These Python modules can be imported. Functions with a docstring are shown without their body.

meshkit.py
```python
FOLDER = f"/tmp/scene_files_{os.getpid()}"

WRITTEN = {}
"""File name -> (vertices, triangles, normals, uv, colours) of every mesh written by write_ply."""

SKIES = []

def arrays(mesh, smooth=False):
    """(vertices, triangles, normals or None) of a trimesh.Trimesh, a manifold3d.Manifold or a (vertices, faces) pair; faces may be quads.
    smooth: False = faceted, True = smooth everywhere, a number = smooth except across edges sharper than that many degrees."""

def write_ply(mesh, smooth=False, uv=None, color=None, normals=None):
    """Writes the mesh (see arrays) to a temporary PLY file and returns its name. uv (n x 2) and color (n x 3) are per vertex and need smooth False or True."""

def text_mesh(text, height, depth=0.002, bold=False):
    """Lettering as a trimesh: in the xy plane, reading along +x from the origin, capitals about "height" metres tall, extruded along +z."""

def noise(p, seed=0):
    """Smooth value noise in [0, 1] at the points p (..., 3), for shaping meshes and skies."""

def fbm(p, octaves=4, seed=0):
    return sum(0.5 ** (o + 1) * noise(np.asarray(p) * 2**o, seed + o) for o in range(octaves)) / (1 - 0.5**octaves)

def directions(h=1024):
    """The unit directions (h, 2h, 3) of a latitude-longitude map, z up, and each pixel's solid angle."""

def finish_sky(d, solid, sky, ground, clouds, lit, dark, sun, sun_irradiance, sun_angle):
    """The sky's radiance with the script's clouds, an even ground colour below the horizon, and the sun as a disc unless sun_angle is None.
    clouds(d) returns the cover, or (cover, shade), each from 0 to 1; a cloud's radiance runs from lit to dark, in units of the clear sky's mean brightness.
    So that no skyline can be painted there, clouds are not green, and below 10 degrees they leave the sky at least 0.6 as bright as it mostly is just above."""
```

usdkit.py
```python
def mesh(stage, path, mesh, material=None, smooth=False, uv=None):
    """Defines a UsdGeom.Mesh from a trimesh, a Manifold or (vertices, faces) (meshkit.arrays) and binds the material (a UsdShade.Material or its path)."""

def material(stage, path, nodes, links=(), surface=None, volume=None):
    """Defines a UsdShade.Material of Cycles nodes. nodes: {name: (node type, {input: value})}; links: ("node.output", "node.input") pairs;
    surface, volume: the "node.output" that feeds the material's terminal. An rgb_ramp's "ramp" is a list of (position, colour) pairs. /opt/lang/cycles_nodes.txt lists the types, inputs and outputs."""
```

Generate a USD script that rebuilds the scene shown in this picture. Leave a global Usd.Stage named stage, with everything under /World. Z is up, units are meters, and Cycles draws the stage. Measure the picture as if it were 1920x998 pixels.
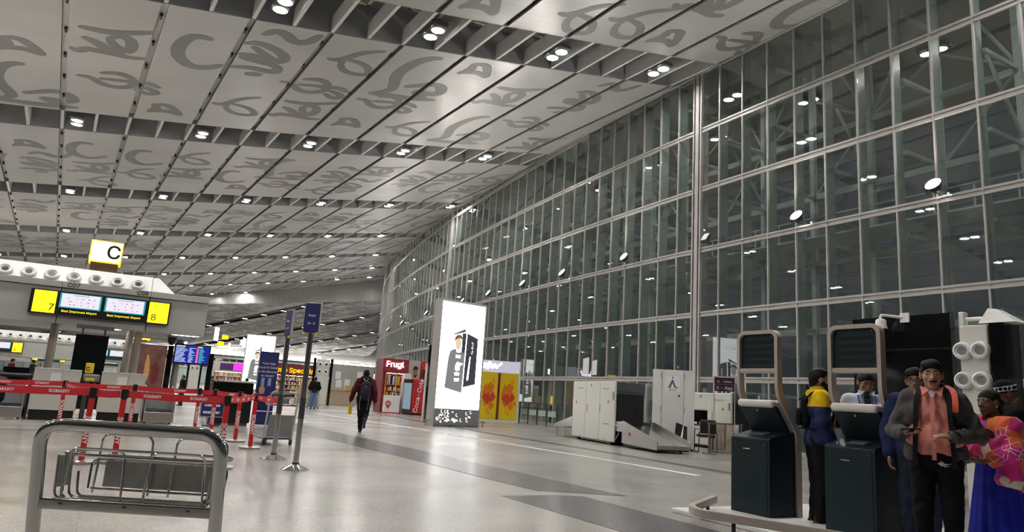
import math, random
import numpy as np, trimesh, shapely
import manifold3d as m3
import usdkit, meshkit
from shapely.geometry import Polygon, LineString, box as sbox
from shapely import affinity
from pxr import Usd, UsdGeom, UsdLux, UsdShade, Gf, Sdf, Vt

# ------------------------------------------------------------------ camera, night sky, exposure
stage = Usd.Stage.CreateInMemory()
UsdGeom.SetStageUpAxis(stage, UsdGeom.Tokens.z)
UsdGeom.SetStageMetersPerUnit(stage, 1.0)
UsdGeom.Xform.Define(stage, '/World')
CAM_H = 1.2
cam = UsdGeom.Camera.Define(stage, '/World/camera')
cam.CreateHorizontalApertureAttr(36.0); cam.CreateVerticalApertureAttr(36.0 * 998 / 1920)
cam.CreateFocalLengthAttr(1306.3248 / 1920 * 36.0)
cam.CreateClippingRangeAttr(Gf.Vec2f(0.1, 1000))
_r, _u, _f = (0.86274522, -0.5017612, 0.06250107), (-0.14709704, -0.13079722, 0.9804359), (0.48376973, 0.8550601, 0.18665226)
cam.AddTransformOp().Set(Gf.Matrix4d(*_r, 0, *_u, 0, *[-c for c in _f], 0, 0, 0, CAM_H, 1))
cam.CreateExposureAttr(0.0)
LAMP = 325.0      # radiance of the ceiling downlight lenses
FLOOD = 560.0     # radiance of the facade floodlights
usdkit.material(stage, '/World/Looks/night_sky', {'b': ('background_shader', {'color': (0.10, 0.12, 0.16), 'strength': 0.10})}, surface='b.background')
dome = UsdLux.DomeLight.Define(stage, '/World/night_sky')
dome.CreateIntensityAttr(0.012); dome.CreateColorAttr(Gf.Vec3f(0.8, 0.9, 1.0))

# ------------------------------------------------------------------ helpers
PI = math.pi
used = {}
def numbered(parent, name):
    k = (parent, name); n = used.get(k, 0); used[k] = n + 1
    return name if n == 0 else '%s_%03d' % (name, n)
def pathof(parent): return '/World' if parent is None else str(parent.GetPath())
def tag(o, label=None, cat=None, group=None, kind=None):
    o = o.GetPrim() if hasattr(o, 'GetPrim') else o
    if label and len(label.split()) > 16: print('LONG', len(label.split()), label)
    for k, v in (('label', label), ('category', cat), ('group', group), ('kind', kind)):
        if v: o.SetCustomDataByKey(k, v)
    return o
def thing(name, label=None, cat=None, loc=(0, 0, 0), rz=0.0, group=None, kind=None):
    x = UsdGeom.Xform.Define(stage, '/World/' + numbered('/World', name))
    x.AddTranslateOp().Set(Gf.Vec3d(*[float(c) for c in loc])); x.AddRotateZOp().Set(math.degrees(rz))
    return tag(x, label, cat, group, kind)
def dup(root, loc, rz=0.0, label=None, group=None, name=None):
    was = root.GetCustomData(); base = name or root.GetName()
    if base[-4] == '_' and base[-3:].isdigit(): base = base[:-4]
    x = UsdGeom.Xform.Define(stage, '/World/' + numbered('/World', base))
    x.GetPrim().GetReferences().AddInternalReference(root.GetPath())
    x.GetPrim().SetInstanceable(True)
    t = x.GetPrim().GetAttribute('xformOp:translate'); t.Set(Gf.Vec3d(*[float(c) for c in loc]))
    q = x.GetPrim().GetAttribute('xformOp:rotateZ'); q.Set(math.degrees(rz))
    return tag(x, label or was.get('label'), was.get('category'), group or was.get('group'))
MATS = {}
def mat(name, nodes, links=(), surface='p.BSDF', volume=None):
    MATS[name] = usdkit.material(stage, '/World/Looks/' + name, nodes, links, surface=surface, volume=volume); return MATS[name]
def plain(name, col, rough=0.5, metal=0.0, spec=0.5, var=0.0, scale=12.0, bump=0.0, **kw):
    """A principled surface with a little fine mottle of its own."""
    n = {'p': ('principled_bsdf', dict(base_color=col, roughness=rough, metallic=metal, specular_ior_level=spec, **kw))}
    l = []
    if var or bump:
        n['tc'] = ('texture_coordinate', {}); n['n'] = ('noise_texture', {'scale': scale, 'detail': 3.0}); l.append(('tc.object', 'n.vector'))
    if var:
        n['r'] = ('rgb_ramp', {'ramp': [(0.3, [c * (1 - var) for c in col]), (0.7, [min(1, c * (1 + var)) for c in col])]})
        l += [('n.fac', 'r.fac'), ('r.color', 'p.base_color')]
    if bump:
        n['b'] = ('bump', {'strength': bump, 'distance': 0.01}); l += [('n.fac', 'b.height'), ('b.normal', 'p.normal')]
    return mat(name, n, l)
def glow(name, col, strength):
    return mat(name, {'e': ('emission', {'color': col, 'strength': strength})}, surface='e.emission')
def obj(name, mesh, m, parent=None, smooth=False, label=None, kind=None):
    if isinstance(mesh, MB): mesh = mesh.mesh()
    pp = pathof(parent)
    if isinstance(m, str): m = MATS[m]
    g = usdkit.mesh(stage, pp + '/' + numbered(pp, name), mesh, m, smooth=smooth)
    g.CreateDoubleSidedAttr(True)
    return tag(g, label, None, None, kind)
def single(name, mesh, m, label, cat, smooth=False, group=None, kind=None):
    return tag(obj(name, mesh, m, None, smooth), label, cat, group, kind)

def earc(poly, h): return trimesh.creation.extrude_polygon(poly, h, engine='earcut')
class MB:
    """Collects simple solids; becomes one mesh."""
    def __init__(self): self.v = []; self.f = []; self.n = 0
    def raw(self, v, f):
        self.v.append(np.asarray(v, float)); self.f.append(np.asarray(f, int) + self.n); self.n += len(v); return self
    def add(self, m, T=None):
        v = np.array(m.vertices)
        if T is not None: v = v @ T[:3, :3].T + T[:3, 3]
        return self.raw(v, m.faces)
    def box(self, x0, x1, y0, y1, z0, z1, rz=0.0, about=(0, 0)):
        v = np.array([(x, y, z) for z in (z0, z1) for y in (y0, y1) for x in (x0, x1)], float)
        if rz:
            c, s = math.cos(rz), math.sin(rz); d = v[:, :2] - about
            v[:, :2] = np.stack([d[:, 0] * c - d[:, 1] * s, d[:, 0] * s + d[:, 1] * c], 1) + about
        return self.raw(v, [(0, 2, 3), (0, 3, 1), (4, 5, 7), (4, 7, 6), (0, 1, 5), (0, 5, 4), (2, 6, 7), (2, 7, 3), (0, 4, 6), (0, 6, 2), (1, 3, 7), (1, 7, 5)])
    def rbox(self, x0, x1, y0, y1, z0, z1, r=0.01, n=3):
        """Box with rounded edges."""
        r = min(r, (x1 - x0) / 2.01, (y1 - y0) / 2.01, (z1 - z0) / 2.01)
        s = m3.Manifold.sphere(r, 4 * n)
        pts = [s.translate((x, y, z)) for x in (x0 + r, x1 - r) for y in (y0 + r, y1 - r) for z in (z0 + r, z1 - r)]
        h = m3.Manifold.batch_hull(pts).to_mesh()
        return self.raw(h.vert_properties[:, :3], h.tri_verts)
    def hexa(self, p):     # eight corners: bottom four counter-clockwise, top four above them
        return self.raw(p, [(0, 2, 1), (0, 3, 2), (4, 5, 6), (4, 6, 7), (0, 1, 5), (0, 5, 4), (1, 2, 6), (1, 6, 5), (2, 3, 7), (2, 7, 6), (3, 0, 4), (3, 4, 7)])
    def tube(self, pts, r, n=8, caps=True):
        p = np.asarray(pts, float); k = len(p); r = np.broadcast_to(r, (k,))
        t = np.gradient(p, axis=0); t /= np.linalg.norm(t, axis=1, keepdims=True) + 1e-12
        a = np.zeros_like(p); ref = np.array([0, 0, 1.0]) if abs(t[0, 2]) < 0.9 else np.array([1.0, 0, 0])
        for i in range(k):
            ref = ref - t[i] * (ref @ t[i]); ref /= np.linalg.norm(ref) + 1e-12; a[i] = ref
        b = np.cross(t, a); ang = np.arange(n) * 2 * PI / n
        v = (p[:, None] + r[:, None, None] * (np.cos(ang)[None, :, None] * a[:, None] + np.sin(ang)[None, :, None] * b[:, None])).reshape(-1, 3)
        f = []
        for i in range(k - 1):
            for j in range(n):
                q = (i * n + j, i * n + (j + 1) % n, (i + 1) * n + (j + 1) % n, (i + 1) * n + j)
                f += [(q[0], q[1], q[2]), (q[0], q[2], q[3])]
        if caps:
            for i0, s in ((0, -1), ((k - 1) * n, 1)):
                f += [(i0, i0 + j + 1, i0 + j) if s < 0 else (i0, i0 + j, i0 + j + 1) for j in range(1, n - 1)]
        return self.raw(v, f)
    def cyl(self, p0, p1, r0, r1=None, n=16): return self.tube([p0, p1], [r0, r0 if r1 is None else r1], n)
    def lathe(self, prof, c=(0, 0, 0), n=24, axis=2):
        prof = np.asarray(prof, float); k = len(prof); ang = np.arange(n) * 2 * PI / n
        v = np.stack([prof[:, None, 0] * np.cos(ang), prof[:, None, 0] * np.sin(ang), np.repeat(prof[:, 1:2], n, 1)], -1).reshape(-1, 3)
        f = []
        for i in range(k - 1):
            for j in range(n):
                q = (i * n + j, i * n + (j + 1) % n, (i + 1) * n + (j + 1) % n, (i + 1) * n + j)
                f += [(q[0], q[1], q[2]), (q[0], q[2], q[3])]
        if axis == 1: v = v[:, [0, 2, 1]]     # axis along y, negative towards the viewer
        return self.raw(v + np.asarray(c), f)
    def prism(self, poly, z0, z1, T=None):
        if not isinstance(poly, (Polygon, shapely.MultiPolygon)): poly = Polygon(poly)
        for g in getattr(poly, 'geoms', [poly]):
            if g.is_empty or g.area < 1e-7: continue
            m = earc(g, z1 - z0); m.vertices[:, 2] += z0; self.add(m, T)
        return self
    def text(self, s, h, T, depth=0.002, bold=False, center=True):
        m = text_cache(s, h, depth, bold); v = np.array(m.vertices)
        if center: v[:, 0] -= v[:, 0].max() / 2
        return self.raw(v @ T[:3, :3].T + T[:3, 3], m.faces)
    def mesh(self): return (np.vstack(self.v), np.vstack(self.f))
_tc = {}
def text_cache(s, h, depth, bold):
    k = (s, h, depth, bold)
    if k not in _tc: _tc[k] = meshkit.text_mesh(s, h, depth, bold)
    return _tc[k]
def frame(o, right, up):
    """4 x 4 with x along right, y along up, z out of the face."""
    r = np.asarray(right, float); r /= np.linalg.norm(r); u = np.asarray(up, float); u = u - r * (u @ r); u /= np.linalg.norm(u)
    T = np.eye(4); T[:3, 0] = r; T[:3, 1] = u; T[:3, 2] = np.cross(r, u); T[:3, 3] = o; return T
FRONT = lambda x, y, z: frame((x, y, z), (1, 0, 0), (0, 0, 1))     # a face looking towards -y
def arcpts(c, r, a0, a1, n): return [(c[0] + r * math.cos(a0 + (a1 - a0) * i / n), c[1] + r * math.sin(a0 + (a1 - a0) * i / n)) for i in range(n + 1)]
def chaikin(p, n=2, closed=True):
    p = np.asarray(p, float)
    for _ in range(n):
        q = np.roll(p, -1, 0) if closed else p[1:]
        b = p if closed else p[:-1]
        r = np.empty((2 * len(b), p.shape[1])); r[0::2] = .75 * b + .25 * q; r[1::2] = .25 * b + .75 * q
        p = r if closed else np.vstack([p[:1], r, p[-1:]])
    return p
def rounded(path, r, n=5):
    """Polyline with its inner corners rounded to radius r."""
    p = [np.asarray(q, float) for q in path]; out = [p[0]]
    for a, b, c in zip(p[:-2], p[1:-1], p[2:]):
        u = (a - b) / np.linalg.norm(a - b); w = (c - b) / np.linalg.norm(c - b); d = min(r, np.linalg.norm(a - b) * .49, np.linalg.norm(c - b) * .49)
        A, C = b + u * d, b + w * d
        for i in range(n + 1):
            t = i / n; out.append((1 - t) ** 2 * A + 2 * t * (1 - t) * b + t * t * C)
    out.append(p[-1]); return np.array(out)

# ------------------------------------------------------------------ materials
plain('steel', (0.62, 0.61, 0.60), 0.18, 1.0, var=0.06, scale=8)
plain('brushed_steel', (0.50, 0.49, 0.47), 0.34, 1.0, var=0.08, scale=30)
plain('chrome', (0.72, 0.71, 0.70), 0.09, 1.0)
plain('aluminium', (0.44, 0.425, 0.41), 0.45, 0.2, var=0.05, scale=5)
plain('dark_metal', (0.045, 0.046, 0.05), 0.45)
plain('black_plastic', (0.012, 0.012, 0.013), 0.35)
plain('gloss_black', (0.006, 0.007, 0.007), 0.06)
plain('rubber', (0.02, 0.02, 0.022), 0.7)
plain('white_paint', (0.74, 0.74, 0.72), 0.35, var=0.03, scale=3)
plain('white_plastic', (0.82, 0.82, 0.80), 0.35)
plain('warm_white', (0.66, 0.64, 0.59), 0.4, var=0.03, scale=3)
plain('grey_panel', (0.40, 0.40, 0.375), 0.42, var=0.04, scale=2)
plain('mid_grey', (0.22, 0.22, 0.215), 0.5, var=0.05, scale=3)
plain('dark_grey', (0.075, 0.078, 0.082), 0.55, var=0.06, scale=3)
plain('cream_panel', (0.60, 0.58, 0.53), 0.45, var=0.03, scale=4)
plain('teal_black', (0.006, 0.017, 0.022), 0.45, spec=0.3, var=0.15, scale=30)
plain('bronze_frame', (0.46, 0.40, 0.35), 0.4, 0.2, var=0.03, scale=9)
plain('red_paint', (0.58, 0.018, 0.022), 0.35)
plain('red_web', (0.62, 0.02, 0.03), 0.7, var=0.1, scale=60)
plain('dark_red', (0.20, 0.012, 0.018), 0.45)
plain('navy', (0.018, 0.022, 0.13), 0.45)
plain('white_print', (0.85, 0.85, 0.85), 0.5)
plain('black_print', (0.01, 0.01, 0.01), 0.5)
plain('grey_print', (0.25, 0.25, 0.26), 0.5)
plain('wood', (0.50, 0.40, 0.28), 0.5, var=0.12, scale=6)
plain('orange_wood', (0.62, 0.34, 0.10), 0.5, var=0.1, scale=6)
plain('yellow_paint', (0.85, 0.58, 0.02), 0.45)
plain('beam_light', (0.56, 0.56, 0.545), 0.5, var=0.04, scale=4)
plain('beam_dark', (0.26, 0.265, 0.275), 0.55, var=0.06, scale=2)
plain('roof_deck', (0.22, 0.222, 0.228), 0.7, var=0.1, scale=1.5)
plain('letter_print', (0.155, 0.153, 0.150), 0.42, var=0.03, scale=5)
plain('exterior_steel', (0.34, 0.37, 0.36), 0.5, var=0.06, scale=3)
plain('exterior_ground', (0.13, 0.13, 0.13), 0.8, var=0.2, scale=2)
plain('canopy_soffit', (0.33, 0.31, 0.29), 0.6, var=0.08, scale=1)
plain('cardboard', (0.55, 0.37, 0.17), 0.8, var=0.06, scale=8)
plain('paper', (0.82, 0.82, 0.80), 0.8)
glow('lamp_lens', (1.0, 0.965, 0.925), LAMP)
glow('flood_lens', (1.0, 0.95, 0.88), FLOOD)
glow('white_lightbox', (1.0, 0.985, 0.97), 2.6)
glow('yellow_lightbox', (1.0, 0.66, 0.02), 1.7)
glow('screen_white', (0.86, 0.80, 0.90), 1.05)
glow('screen_cyan', (0.05, 0.55, 0.60), 0.7)
glow('tube_light', (1.0, 0.97, 0.92), 12.0)
glow('neon_white', (0.92, 0.90, 1.0), 5.0)
glow('neon_yellow', (1.0, 0.62, 0.01), 1.6)
glow('neon_magenta', (0.75, 0.04, 0.62), 1.6)
# polished terrazzo: pale chips in a warm grey ground, faint tile joints
mat('terrazzo', {'g': ('geometry', {}), 'v': ('voronoi_texture', {'scale': 46.0, 'randomness': 1.0}), 'v2': ('voronoi_texture', {'scale': 95.0, 'randomness': 1.0}),
    'r': ('rgb_ramp', {'ramp': [(0.0, (0.15, 0.14, 0.125)), (0.35, (0.30, 0.288, 0.262)), (0.75, (0.38, 0.365, 0.335)), (1.0, (0.62, 0.60, 0.56))]}),
    'bw': ('rgb_to_bw', {}), 'bw2': ('rgb_to_bw', {}), 'add': ('math', {'math_type': 'multiply_add', 'value2': 0.45}), 'sc': ('math', {'math_type': 'multiply', 'value2': 0.55}),
    'n': ('noise_texture', {'scale': 0.35, 'detail': 4.0}), 'rr': ('map_range', {'from_min': 0.3, 'from_max': 0.7, 'to_min': 0.20, 'to_max': 0.32}),
    'br': ('brick_texture', {'offset': 0.0, 'color1': (1, 1, 1), 'color2': (0.965, 0.965, 0.965), 'mortar': (0.80, 0.79, 0.78), 'scale': 1.0, 'mortar_size': 0.004, 'brick_width': 1.2, 'row_height': 1.2}),
    'mx': ('mix', {'mix_type': 'multiply', 'fac': 1.0}), 'p': ('principled_bsdf', {'specular_ior_level': 0.5})},
    [('g.position', 'v.vector'), ('g.position', 'v2.vector'), ('g.position', 'n.vector'), ('g.position', 'br.vector'), ('v.color', 'bw.color'), ('v2.color', 'bw2.color'), ('bw2.val', 'sc.value1'), ('bw.val', 'add.value1'), ('sc.value', 'add.value3'),
     ('add.value', 'r.fac'), ('r.color', 'mx.color1'), ('br.color', 'mx.color2'), ('mx.color', 'p.base_color'), ('n.fac', 'rr.value'), ('rr.result', 'p.roughness')])
mat('terrazzo_dark', {'g': ('geometry', {}), 'v': ('voronoi_texture', {'scale': 60.0}), 'bw': ('rgb_to_bw', {}), 'r': ('rgb_ramp', {'ramp': [(0.0, (0.06, 0.06, 0.062)), (0.7, (0.10, 0.10, 0.102)), (1.0, (0.19, 0.19, 0.19))]}),
    'p': ('principled_bsdf', {'roughness': 0.25, 'specular_ior_level': 0.5})}, [('g.position', 'v.vector'), ('v.color', 'bw.color'), ('bw.val', 'r.fac'), ('r.color', 'p.base_color')])
# perforated metal ceiling planks: satin, with fine plank joints across
mat('ceiling_metal', {'g': ('geometry', {}), 'm': ('mapping', {'scale': (0.3, 1.0, 1.0)}), 's': ('separate_xyz', {}), 'w': ('math', {'math_type': 'multiply', 'value2': 3.33}), 'fr': ('math', {'math_type': 'fraction'}),
    'lt': ('math', {'math_type': 'less_than', 'value2': 0.035}), 'n': ('noise_texture', {'scale': 0.5, 'detail': 3.0}), 'r': ('rgb_ramp', {'ramp': [(0.35, (0.385, 0.378, 0.368)), (0.65, (0.425, 0.418, 0.408))]}),
    'mx': ('mix', {'mix_type': 'mix', 'color2': (0.28, 0.275, 0.27)}), 'p': ('principled_bsdf', {'roughness': 0.30, 'metallic': 0.15, 'specular_ior_level': 0.5})},
    [('g.position', 'm.vector'), ('g.position', 's.vector'), ('s.y', 'w.value1'), ('w.value', 'fr.value1'), ('fr.value', 'lt.value1'), ('m.vector', 'n.vector'), ('n.fac', 'r.fac'), ('r.color', 'mx.color1'), ('lt.value', 'mx.fac'), ('mx.color', 'p.base_color')])
mat('facade_glass', {'lw': ('layer_weight', {'blend': 0.5}), 'pw': ('math', {'math_type': 'power', 'value2': 5.0}), 'f': ('math', {'math_type': 'multiply_add', 'value2': 0.85, 'value3': 0.075}), 't': ('transparent_bsdf', {'color': (0.93, 0.965, 0.955)}), 'g': ('glossy_bsdf', {'color': (0.95, 0.97, 0.96), 'roughness': 0.012}), 'm': ('mix_closure', {})},
    [('lw.facing', 'pw.value1'), ('pw.value', 'f.value1'), ('f.value', 'm.fac'), ('t.BSDF', 'm.closure1'), ('g.BSDF', 'm.closure2')], surface='m.closure')
mat('green_glass_fin', {'t': ('transparent_bsdf', {'color': (0.55, 0.68, 0.64)}), 'd': ('principled_bsdf', {'base_color': (0.34, 0.39, 0.37), 'roughness': 0.25}), 'm': ('mix_closure', {'fac': 0.7})},
    [('t.BSDF', 'm.closure1'), ('d.BSDF', 'm.closure2')], surface='m.closure')
mat('pale_glass', {'lw': ('layer_weight', {'blend': 0.5}), 'pw': ('math', {'math_type': 'power', 'value2': 5.0}), 'f': ('math', {'math_type': 'multiply_add', 'value2': 0.9, 'value3': 0.04}), 't': ('transparent_bsdf', {'color': (0.80, 0.86, 0.85)}), 'g': ('glossy_bsdf', {'roughness': 0.02}), 'm': ('mix_closure', {})},
    [('lw.facing', 'pw.value1'), ('pw.value', 'f.value1'), ('f.value', 'm.fac'), ('t.BSDF', 'm.closure1'), ('g.BSDF', 'm.closure2')], surface='m.closure')
# ================================================================== FLOOR
floor = thing('floor', kind='structure')
m = MB(); m.box(-120, 110, -45, 190, -0.3, 0.0); obj('terrazzo_slab', m, 'terrazzo', floor)
def slab(name, pts, mt, z=0.004, parent=floor, **k):
    m = MB(); m.prism(Polygon(pts), 0.0005, z); return obj(name, m, mt, parent, **k)
# dark inlaid band (in the photo it jogs sideways once) and the pale guide line beside it; both run with the facade
DK = 0.0
def cpt(p):    # camera-axis plan -> building axes
    c, s = math.cos(math.radians(29.5)), math.sin(math.radians(29.5)); return (p[0] * c + p[1] * s, -p[0] * s + p[1] * c)
slab('dark_stripe', [cpt(p) for p in [(1.75, 9.82), (-0.15, 12.76), (-1.40, 14.84), (-6.02, 21.9), (-10.9, 29.3), (-9.4, 29.3)][:5] + [cpt_ for cpt_ in [(-9.9, 25.5), (-5.14, 18.39), (-1.19, 12.5), (-0.11, 10.74), (0.52, 9.80)]]], 'terrazzo_dark', label='dark grey stripe ending in a slanted tip')
slab('dark_stripe', [cpt(p) for p in [(0.05, 9.07), (0.75, 9.45), (1.12, 9.50), (2.25, 7.52), (3.3, 5.7), (2.2, 5.4), (1.22, 7.09)]], 'terrazzo_dark', label='dark grey stripe shifted to the near side')
slab('dark_stripe', [(11.3, 15.2), (11.65, 15.3), (11.75, 21.0), (12.35, 30.0), (13.0, 36.5), (12.6, 36.5), (11.9, 29.8), (11.35, 21.0)], 'terrazzo_dark', label='thin dark stripe beyond the pale guide line')
slab('dark_stripe', [(11.3, 15.2), (11.65, 15.3), (11.3, 9.0), (10.9, 9.0)], 'terrazzo_dark')
slab('dark_stripe', [(-8, 16.9), (2.2, 16.9), (2.2, 16.98), (-8, 16.98)], 'terrazzo_dark', label='thin dark line in front of the check-in counters')
gl_pts = [cpt(p) for p in [(4.11, 12.86), (1.33, 17.54), (-0.28, 19.99), (-3.34, 24.96), (-9.06, 32.71)]]
def along(pts, step):
    p = np.array(pts); L = np.concatenate([[0], np.cumsum(np.linalg.norm(np.diff(p, axis=0), axis=1))]); s_ = np.arange(0, L[-1], step)
    return np.stack([np.interp(s_, L, p[:, 0]), np.interp(s_, L, p[:, 1])], 1)
gp = along(gl_pts, 0.1); gp = np.stack([np.convolve(np.pad(gp[:, k], 30, 'edge'), np.ones(61) / 61, 'valid') for k in (0, 1)], 1)
pl = LineString(gp)
m = MB(); m.prism(pl.buffer(0.10, cap_style=2), 0.0005, 0.003); obj('guide_line', m, 'mid_grey', floor)
m = MB(); m2 = MB(); per = 0
for i in range(len(gp) - 2):
    d = gp[i + 1] - gp[i]; d = d / (np.linalg.norm(d) + 1e-9); n_ = np.array([-d[1], d[0]]); c = gp[i]
    q = [c - n_ * .10 - d * .03, c - n_ * .10 + d * .03, c + n_ * .10 + d * .03, c + n_ * .10 - d * .03]
    if i % 1 == 0 and i < 140:
        m.prism(Polygon(q), 0.003, 0.006)
    else:
        m2.prism(Polygon([c - n_ * .10 - d * .045, c - n_ * .10 + d * .045, c + n_ * .10 + d * .045, c + n_ * .10 - d * .045]), 0.003, 0.006)
obj('guide_line_tile', m, 'white_print', floor, kind='stuff'); obj('guide_line_tile', m2, 'white_print', floor, kind='stuff')
slab('white_line', [cpt(p) for p in [(-9.5, 22.8), (-3.6, 24.6), (-3.6, 24.75), (-9.5, 22.95)]], 'white_print')
slab('white_line', [cpt(p) for p in [(-14, 36.5), (-5.6, 38.3), (-5.6, 38.7), (-14, 37.0)]], 'white_print')
slab('white_line', [cpt(p) for p in [(-12.0, 31.0), (-9.0, 32.6), (-9.0, 32.85), (-12.0, 31.3)]], 'white_print')

# ================================================================== CURVED GLASS FACADE (plan curve in bays of 1.15 m)
BAY = 1.15
_kn = [0, 12, 24, 36, 48, 64, 80, 110]; _kv = [-.00279, -.004971, -.003947, -.004452, -.00338, -.006463, -.007653, -.007656]
_s = np.arange(-45, 110.05, 0.1); _i0 = 450
_k = np.where(_s < 0, -0.002, np.interp(_s, _kn, _kv)); _th = np.cumsum(_k) * .1; _th += math.radians(90.106) - _th[_i0]
_x = np.cumsum(np.cos(_th)) * .1 * BAY; _y = np.cumsum(np.sin(_th)) * .1 * BAY; _x += 19.054 - _x[_i0]; _y += 9.077 - _y[_i0]
def wall(sv, off=0.0):     # point on the facade line, off metres towards the hall
    th = np.interp(sv, _s, _th); return np.array([np.interp(sv, _s, _x) - math.sin(th) * off, np.interp(sv, _s, _y) + math.cos(th) * off])
TZ = [2.326, 4.772, 7.254, 9.694, 12.142, 14.59]

# ================================================================== CEILING: near roof (level along u, climbing along v to the facade)
CO = np.array([0.12609, 18.52226]); _al, _be = math.radians(-0.6054), math.radians(92.9619)
DV = np.array([math.cos(_al), math.sin(_al)]); DU = np.array([math.cos(_be), math.sin(_be)]); SW = 2.37196
VU = np.linalg.inv(np.stack([DV, DU], 1))
def ceilP(v, u, h=0.0):
    v = np.asarray(v, float); u = np.asarray(u, float)
    return np.stack([CO[0] + v * DV[0] + u * DU[0], CO[1] + v * DV[1] + u * DU[1], 11.7067 - .004445 * u + .13185 * v + .001143 * v * v + h], -1)
def vu(p): return VU @ (np.asarray(p, float) - CO)
FO = np.array([15.0424, 134.7163]); _g = math.radians(-61.189); FS = np.array([math.cos(_g), math.sin(_g)]); FL = np.array([-FS[1], FS[0]])
def farP(t, s, h=0.0):
    t = np.asarray(t, float); s = np.asarray(s, float)
    return np.stack([FO[0] + t * FS[0] + s * FL[0], FO[1] + t * FS[1] + s * FL[1], 10.6605 + .1215 * t + .0003 * t * t + h], -1)
def far_ts(p): d = np.asarray(p, float) - FO; return np.array([d @ FS, d @ FL])
FOLD = [(39.5, 105.4), (-60, 143.1)]
wpts = [wall(s_, -0.25) for s_ in np.arange(-40, 104, 2.0)]
hall = Polygon([tuple(p) for p in wpts] + [(60, 185), (-95, 185), (-95, -40)])
nearhall = hall.intersection(Polygon([(FOLD[0][0] + 30, FOLD[0][1] - 11.4), FOLD[0], FOLD[1], (-200, 196), (-200, -60), (100, -60)]))
near_vu = Polygon([tuple(vu(p)) for p in nearhall.exterior.coords]).buffer(0)
def ceil_z(p):
    v, u = vu(p); return float(11.7067 - .004445 * u + .13185 * v + .001143 * v * v)
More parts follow.
